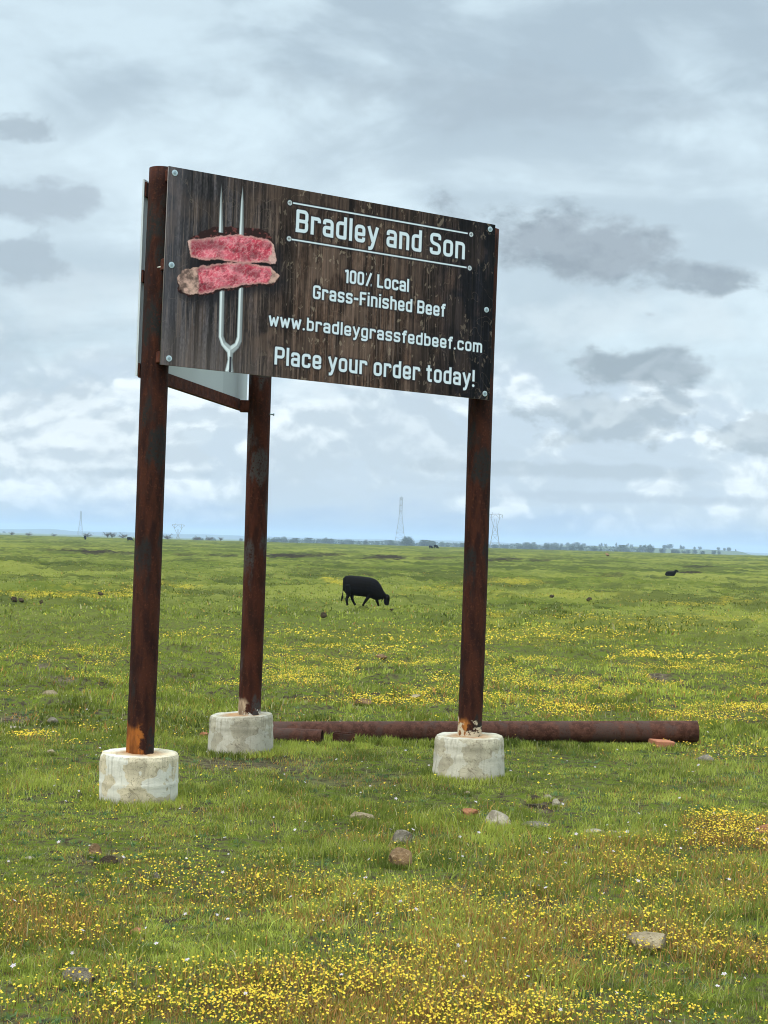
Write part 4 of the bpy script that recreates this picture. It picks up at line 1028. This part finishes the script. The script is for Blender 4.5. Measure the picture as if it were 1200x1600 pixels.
def grazing_cow():
    bm = bmesh.new()
    loft(bm, [(347, 290, 360, .07), (353, 268, 395, .14), (366, 256, 418, .19), (400, 250, 428, .225), (450, 252, 438, .245), (500, 255, 443, .27), (550, 259, 446, .275), (600, 265, 456, .25), (640, 277, 470, .215), (670, 296, 474, .18), (700, 335, 468, .14), (722, 378, 455, .10), (745, 412, 462, .08), (760, 432, 468, .06)])
    loft(bm, [(418, 742, 770, .05), (430, 734, 782, .085), (450, 730, 786, .095), (475, 728, 784, .075), (500, 732, 780, .055), (516, 740, 778, .052), (522, 750, 772, .035)], vertical=True)
    for s in (-1, 1):
        limb(bm, [(762, s * .07, 440, .03), (758, s * .12, 445, .035), (752, s * .175, 456, .022), (750, s * .19, 462, .008)])
    limb(bm, [(725, -.03, 440, .05), (712, -.06, 470, .02), (705, -.07, 488, .012)])
    # hind legs
    limb(bm, [(388, -.12, 340, .13), (392, -.13, 400, .115), (392, -.13, 440, .07), (378, -.13, 468, .055), (381, -.13, 500, .042), (386, -.13, 517, .046), (388, -.13, 530, .040)])
    limb(bm, [(400, .12, 340, .13), (420, .13, 410, .115), (434, .13, 440, .075), (437, .13, 472, .055), (452, .13, 502, .042), (462, .13, 517, .046), (466, .13, 530, .040)])
    # fore legs
    limb(bm, [(610, -.11, 380, .12), (588, -.12, 432, .085), (570, -.12, 462, .062), (553, -.12, 488, .050), (540, -.12, 510, .040), (535, -.12, 520, .044), (532, -.12, 530, .038)])
    limb(bm, [(640, .11, 390, .12), (655, .12, 445, .075), (668, .12, 472, .06), (674, .12, 492, .050), (680, .12, 510, .040), (684, .12, 520, .044), (688, .12, 530, .038)])
    # tail
    limb(bm, [(352, 0, 278, .035), (345, -.01, 330, .022), (344, -.02, 390, .017), (344, -.02, 425, .020), (340, -.02, 455, .038), (335, -.02, 480, .028), (332, -.02, 494, .010)])
    return finish_animal(bm, "cow", .014)
def lying_cow():
    bm = bmesh.new()
    loft(bm, [(350, 420, 500, .10), (370, 375, 528, .22), (420, 350, 530, .30), (500, 345, 530, .33), (580, 340, 530, .32), (640, 340, 528, .26), (680, 325, 520, .22), (715, 295, 500, .17), (745, 272, 450, .13), (768, 268, 400, .10)])
    loft(bm, [(735, 285, 350, .06), (760, 270, 350, .09), (800, 285, 360, .085), (840, 310, 365, .06), (862, 325, 362, .045)])
    for s in (-1, 1):
        limb(bm, [(765, s * .06, 290, .03), (760, s * .13, 288, .035), (755, s * .19, 298, .012)])
        limb(bm, [(640, s * .15, 480, .10), (700, s * .20, 510, .05), (640, s * .22, 522, .035), (600, s * .22, 524, .04)])
        limb(bm, [(430, s * .18, 460, .17), (500, s * .28, 505, .07), (430, s * .33, 520, .045), (480, s * .34, 524, .04)])
    limb(bm, [(352, 0, 430, .03), (335, .05, 500, .02), (330, .1, 522, .02)])
    return finish_animal(bm, "cow", .02)
CM = grazing_cow(); LM = lying_cow()
def cow(me, px, py, scale, rz, label, group=None):
    p = at_ground(px, py); o = link("cow", me, label=label, cat="cow", group=group)
    o.location = (p[0], p[1], gz(p[0], p[1]) + .045 * scale); s = scale; o.scale = (s, s, s); o.rotation_euler = (0, 0, rz)
    return o, p[1]
p = at_ground(571, 949.5)
cow(CM, 571, 949.5, 46.5 * p[1] / FPX / 1.08, 0.12, "black steer grazing with its head down between the middle and right posts")
p = at_ground(1048, 900.5); cow(LM, 1048, 900.5, 21 * p[1] / FPX / 2.05, 0, "black cow lying alone with raised head in the right pasture")
for (px, py, h, rz, lab) in ((133, 843.5, 6.4, 1.5, "tiny far black cow seen end-on, left of the left post below the bare bushes"), (203.5, 846, 6.4, .1, "tiny far black cow standing nearest the left post's left side"),
                             (673.5, 857.5, 4.8, .5, "left one of the far black pair near the tall pylon"), (681.5, 857.5, 5.4, .35, "right one of the far black pair near the tall pylon"), (6.5, 833.5, 3.2, .3, "minute black cow on the horizon at the left edge"), (427.5, 845.5, 3.4, 2.6, "minute dark cow on the horizon right of the rear post")):
    p = at_ground(px, py); cow(CM, px, py, h * p[1] / FPX / 1.08, rz, lab, "far cattle dotted on the pasture")

# ------------------------------------------------------------------ distant things
def hill(name, Y, ctrl, depth, col, label):
    # ctrl: (px, py) of the skyline in the photograph, at distance Y
    pts = [at(px, py, Y) for px, py in ctrl]; xs = np.array([q[0] for q in pts]); zs = np.array([q[2] for q in pts])
    X = np.linspace(xs[0], xs[-1], 420); Zt = np.interp(X, xs, zs) + (fbm(X / Y * 60, X * 0, 501, 5) - .5) * Y * .0010
    Zb = base_z(X, np.full(X.shape, Y)) - 6; rows = []
    for k in range(9):
        f_ = k / 8; s_ = math.sin(f_ * math.pi)
        rows.append(np.stack([X, np.full(X.shape, Y) - depth / 2 + depth * f_, Zb + np.maximum(Zt - Zb, 0) * s_], 1))
    V_ = np.concatenate(rows); nX = len(X); ii = np.arange(9 * nX).reshape(9, nX)
    q4 = np.stack([ii[:-1, :-1], ii[:-1, 1:], ii[1:, 1:], ii[1:, :-1]], -1).reshape(-1, 4)
    m = new_mat(name); t = NT(m.node_tree); t.out(t.principled(t.mix(t.noise(t.obj(), .004, 5), col, tuple(c * 1.5 for c in col)), .95, .1))
    link(name, np_mesh(name, V_, q4.ravel(), np.arange(len(q4)) * 4, [m], smooth=True), kind="structure", label=label)
hill("far_hills", 8200, [(-300, 818), (0, 826.5), (60, 826), (110, 829), (200, 832), (430, 838.5), (480, 840), (560, 842), (640, 845), (660, 843.5), (760, 846), (820, 850), (900, 851), (1000, 857), (1180, 863.5), (1500, 874)], 900, (.05, .06, .05), "faint blue hills along the horizon")
hill("wooded_bluff", 3000, [(600, 850), (780, 853.5), (850, 852.5), (980, 854), (1060, 857), (1120, 859), (1150, 861), (1166, 866), (1180, 869)], 300, (.07, .085, .04), "low wooded bluff behind the pasture at right")

M_FTREE = new_mat("far_foliage"); t = NT(M_FTREE.node_tree); t.out(t.principled(t.mix(t.noise(t.obj(), 1.4, 4), (.075, .10, .075), (.115, .14, .105)), .9, .1))  # distance haze put into the foliage colour: lighter, greyer green
M_FBARK = new_mat("far_bark"); t = NT(M_FBARK.node_tree); t.out(t.principled(t.mix(t.noise(t.obj(), 3), (.10, .085, .07), (.17, .15, .12)), .9, .1))
def tree_proto(seed, h, wd, bare=False):
    rs = random.Random(seed); r0 = bpy.data.objects.new("bare_shrub" if bare else "far_tree", None)
    bm = bmesh.new(); add_tube(bm, [(0, 0, -.5), (.05, 0, h * .3), (0, 0, h * .6)], [wd * .035, wd * .028, wd * .012], 6)
    tips = []
    for k in range(26 if bare else 9):
        a = rs.uniform(0, 6.28); z0 = h * (rs.uniform(.02, .4) if bare else rs.uniform(.15, .5)); L = wd * rs.uniform(.1, .5); e = (math.cos(a) * L, math.sin(a) * L, z0 + h * rs.uniform(.08, .5))
        add_tube(bm, [(0, 0, z0), (e[0] * .5, e[1] * .5, (z0 + e[2]) / 2 + .04 * h), e], [wd * .018, wd * .011, wd * .004], 4); tips.append(e)
        if bare:
            for _ in range(6):
                f_ = (e[0] + rs.gauss(0, .12) * wd, e[1] + rs.gauss(0, .12) * wd, e[2] + rs.uniform(-.05, .22) * h)
                add_tube(bm, [(e[0] * .6, e[1] * .6, (z0 + e[2]) / 2), f_], [wd * .006, wd * .003], 3)
    me_t = bpy.data.meshes.new("trunk"); bm.to_mesh(me_t); bm.free(); me_t.materials.append(M_FBARK)
    tr = bpy.data.objects.new("trunk", me_t); tr.parent = r0; kids = [tr]
    n = 260 if bare else 900; rr = np.random.default_rng(seed)
    cl = np.array(tips); ci = rr.integers(0, len(cl), n)
    c = cl[ci] * np.array([.9, .9, 1]) + rr.normal(0, 1, (n, 3)) * np.array([wd * .13, wd * .13, h * (.09 if bare else .16)]); c[:, 2] = np.clip(c[:, 2], h * .15, h)
    s = (wd * (.022 if bare else .05)) * (.5 + rr.random(n)); u_ = rr.normal(0, 1, (n, 3)); u_ /= np.linalg.norm(u_, axis=1)[:, None]; v_ = np.cross(u_, rr.normal(0, 1, (n, 3))); v_ /= np.linalg.norm(v_, axis=1)[:, None]
    q = np.stack([c - u_ * s[:, None], c - v_ * s[:, None] * .7, c + u_ * s[:, None], c + v_ * s[:, None] * .7], 1).reshape(-1, 3)
    me_c = np_mesh("crown", q, np.arange(4 * n), np.arange(n) * 4, [M_FBARK if bare else M_FTREE])
    cr_ = bpy.data.objects.new("crown", me_c); cr_.parent = r0; kids.append(cr_)
    return r0, kids
def place_tree(proto, px, pyb, Y, hpx, wfac, label, cat, group, native_h):
    r0, kids = proto; b_ = at(px, pyb, Y); r = r0.copy(); COL.objects.link(r)
    for k in kids:
        c = k.copy(); COL.objects.link(c); c.parent = r
    s = hpx * Y / FPX / native_h; r.location = (b_[0], Y, gz(b_[0], Y) - .3); r.scale = (s * wfac, s * wfac, s); r.rotation_euler = (0, 0, random.uniform(0, 6.28))
    r['label'] = label; r['category'] = cat; r['group'] = group
    return r
T_P = [tree_proto(1, 10, 8), tree_proto(2, 10, 5.5), tree_proto(3, 10, 11)]
S_P = [tree_proto(11, 4, 5.5, True), tree_proto(12, 4, 4.5, True)]
def hz_at(px): return 847 + (px - 600) * .0306
rs = random.Random(5)
for k in range(135):
    px = rs.uniform(418, 1130) if k < 120 else rs.uniform(300, 418)
    Y = rs.uniform(1500, 2300); hp = rs.choice([7.5, 8, 9, 10, 11, 12.5]) if px < 1060 else rs.uniform(7, 9)
    if k in (5, 6, 7): px, hp, Y = 632 + k * .9, 17, 1700
    if px < 418: hp = 7
    pr_ = T_P[rs.choice([0, 0, 1, 2])]
    place_tree(pr_, px, 850, Y, hp, rs.uniform(.8, 1.3), "hazy grey-green tree in the distant line along the horizon", "tree", "trees in the distant line along the horizon", 10)
for k in range(46):
    px = rs.uniform(800, 1150); Y = 2900 + rs.uniform(-60, 20); hp = rs.uniform(4, 7.5)
    r = place_tree(T_P[rs.choice([0, 1, 2])], px, 850, Y, hp, rs.uniform(.9, 1.4), "small blue-grey tree standing on the wooded bluff at right", "tree", "trees on the wooded bluff", 10)
    zt = at(px, np.interp(px, [780, 850, 980, 1060, 1120, 1150], [853.5, 852.5, 854, 857, 859, 861]), 3000)[2]; r.location.z = zt - 2.0
# the solid underwood of the tree line
xs_ = at(415, 850, 2350)[0]; xe_ = at(1000, 850, 2350)[0]; n = 9000
c = np.stack([rng.uniform(xs_, xe_, n), rng.uniform(2250, 2450, n), np.zeros(n)], 1); c[:, 2] = base_z(c[:, 0], c[:, 1]) + rng.random(n) ** 1.3 * 8.0 * (.55 + .6 * fbm(c[:, 0] / 40, c[:, 0] * 0, 77, 3))
s = 1.1 * (.6 + rng.random(n)); u_ = rng.normal(0, 1, (n, 3)); u_ /= np.linalg.norm(u_, axis=1)[:, None]; v_ = np.cross(u_, rng.normal(0, 1, (n, 3))); v_ /= np.linalg.norm(v_, axis=1)[:, None]
q = np.stack([c - u_ * s[:, None], c - v_ * s[:, None], c + u_ * s[:, None], c + v_ * s[:, None]], 1).reshape(-1, 3)
link("distant_woodland", np_mesh("distant_woodland", q, np.arange(4 * n), np.arange(n) * 4, [M_FTREE]), kind="stuff", label="dense hazy underwood along the far tree line")
for px, hp, lab in ((18, 5, "low bare shrub on the horizon at the far left"), (45, 5, "bare shrub on the horizon left of the leftmost pylon"), (137, 7, "low bare shrub just right of the leftmost pylon"), (168, 9, "taller bare shrub, left one of the touching clump"), (175, 9, "bare shrub in the middle of the touching clump"),
                    (192, 8, "bare shrub nearest the left post's left side"), (262, 8, "bare shrub just right of the left post"), (308, 6, "bare shrub between the Y-shaped pylon and rear post, left"), (327, 6, "bare shrub between the Y-shaped pylon and rear post, middle"), (345, 5, "bare shrub between the Y-shaped pylon and rear post, right"), (84, 4, "smallest bare shrub at the horizon left of the leftmost pylon")):
    place_tree(S_P[rs.choice([0, 1])], px, 835, 940, hp + 2, 1.25, lab, "shrub", "bare shrubs on the left horizon", 4)

m = new_mat("galvanised_lattice"); t = NT(m.node_tree); t.out(t.principled(t.mix(t.noise(t.obj(), .2), (.20, .20, .19), (.30, .29, .27)), .6, .4, .3)); M_LAT = m
def lattice(bm, secs, th):
    # secs: (z, half width); four legs with X bracing on each face
    cor = lambda z, hw: [Vector((sx_ * hw, sy_ * hw, z)) for sx_, sy_ in ((-1, -1), (1, -1), (1, 1), (-1, 1))]
    for (z0, w0), (z1, w1) in zip(secs, secs[1:]):
        a = cor(z0, w0); b = cor(z1, w1)
        for k in range(4):
            add_tube(bm, [a[k], b[k]], th, 4); add_tube(bm, [a[k], b[(k + 1) % 4]], th * .6, 3); add_tube(bm, [a[(k + 1) % 4], b[k]], th * .6, 3); add_tube(bm, [b[k], b[(k + 1) % 4]], th * .6, 3)
def pylon(kind, px, Y, H, base_px, label):
    b_ = at(px, base_px, Y); z0 = gz(b_[0], Y); H = b_[2] - z0 + H
    r = bpy.data.objects.new("transmission_tower", None); COL.objects.link(r); r.location = (b_[0], Y, z0); r['label'] = label; r['category'] = "pylon"; r['group'] = "power pylons on the horizon"
    bm = bmesh.new()
    if kind == 'tall':
        top = .085 * H * .55; bw = H * .115
        zs = list(np.linspace(0, .66 * H, 8)); secs = [(z, bw + (top * .55 - bw) * (z / (.66 * H)) ** .9) for z in zs]; secs += [(z, top * .55) for z in np.linspace(.72 * H, .97 * H, 6)]
        lattice(bm, secs, .19)
        bm2 = bmesh.new()
        for zz in (.70, .82, .94):
            L = H * .13; w2 = top * .55
            for s_ in (-1, 1):
                for q_ in (-1, 1): add_tube(bm2, [(q_ * w2, s_ * w2, zz * H), (0, s_ * (w2 + L), zz * H + .01 * H)], .13, 3); add_tube(bm2, [(q_ * w2, s_ * w2, (zz + .04) * H), (0, s_ * (w2 + L), zz * H + .01 * H)], .10, 3)
        add_box(bm2, (0, 0, .985 * H), (top * 1.5, top * 1.5, .15))
        add_tube(bm2, [(0, 0, .97 * H), (0, 0, H * 1.02)], .12, 4)
    else:
        wd = 1.0 if kind == 'delta' else 1.5; zw = .62 * H if kind == 'delta' else .34 * H
        bw = H * .14 if kind == 'delta' else H * .10
        lattice(bm, [(0, bw), (.2 * H, bw * .78), (.4 * H * (zw / (.62 * H)), bw * .55), (zw, bw * .36)], .18)
        bm2 = bmesh.new(); aw = H * .185 * wd * (1 if kind == 'delta' else 1.25)
        for s_ in (-1, 1):
            for o_ in (-.9, .9):
                P_ = [Vector((s_ * bw * .34, o_, zw)), Vector((s_ * aw * .62, o_, zw + (H - zw) * .55)), Vector((s_ * aw * .55, o_, H * .94)), Vector((s_ * aw, o_, H * .93)), Vector((s_ * aw * 1.02, o_, H * .84))]
                for a, b in zip(P_, P_[1:]): add_tube(bm2, [a, b], .17, 4)
                add_tube(bm2, [P_[1], Vector((s_ * aw, o_, H * .93))], .12, 3); add_tube(bm2, [P_[1], Vector((0, o_, H * .93))], .12, 3); add_tube(bm2, [P_[0], Vector((s_ * aw * .1, o_, zw + (H - zw) * .5))], .10, 3)
                add_tube(bm2, [Vector((s_ * aw * .45, o_, H * .93)), Vector((s_ * aw * .5, o_, H))], .10, 3)
        for o_ in (-.9, .9): add_tube(bm2, [(-aw, o_, H * .93), (aw, o_, H * .93)], .15, 3); add_tube(bm2, [(-aw * .55, o_, H * .97), (aw * .55, o_, H * .97)], .12, 3)
    for nm, b in (("tower_body", bm), ("crossarm", bm2)):
        bm_obj(nm, b, M_LAT, r)
    return r
pylon('tall', 625, 1885, 68 * 1885 / FPX, 844, "tallest narrow lattice pylon, between the middle and right posts")
pylon('delta', 773, 1900, 50 * 1900 / FPX, 850, "lattice pylon with a forked head just right of the right post")
pylon('tall', 125.5, 3300, 33 * 3300 / FPX, 831, "small narrow lattice pylon, leftmost on the horizon")
pylon('wye', 278, 2100, 19 * 2100 / FPX, 837, "small wide Y-shaped pylon between the left and rear posts")

# ------------------------------------------------------------------ haze
bm = bmesh.new(); add_box(bm, (0, 2000, 22), (26000, 26000, 84))
m = new_mat("haze"); t = NT(m.node_tree)
pv = t.node('ShaderNodeVolumePrincipled'); pv.inputs['Color'].default_value = (.62, .77, 1.0, 1); pv.inputs['Density'].default_value = .00016; pv.inputs['Anisotropy'].default_value = 0.0
t.l.new(pv.outputs[0], t.node('ShaderNodeOutputMaterial').inputs['Volume'])
hz = bm_obj("haze", bm, m, kind="stuff", label="pale blue haze over the far pasture")
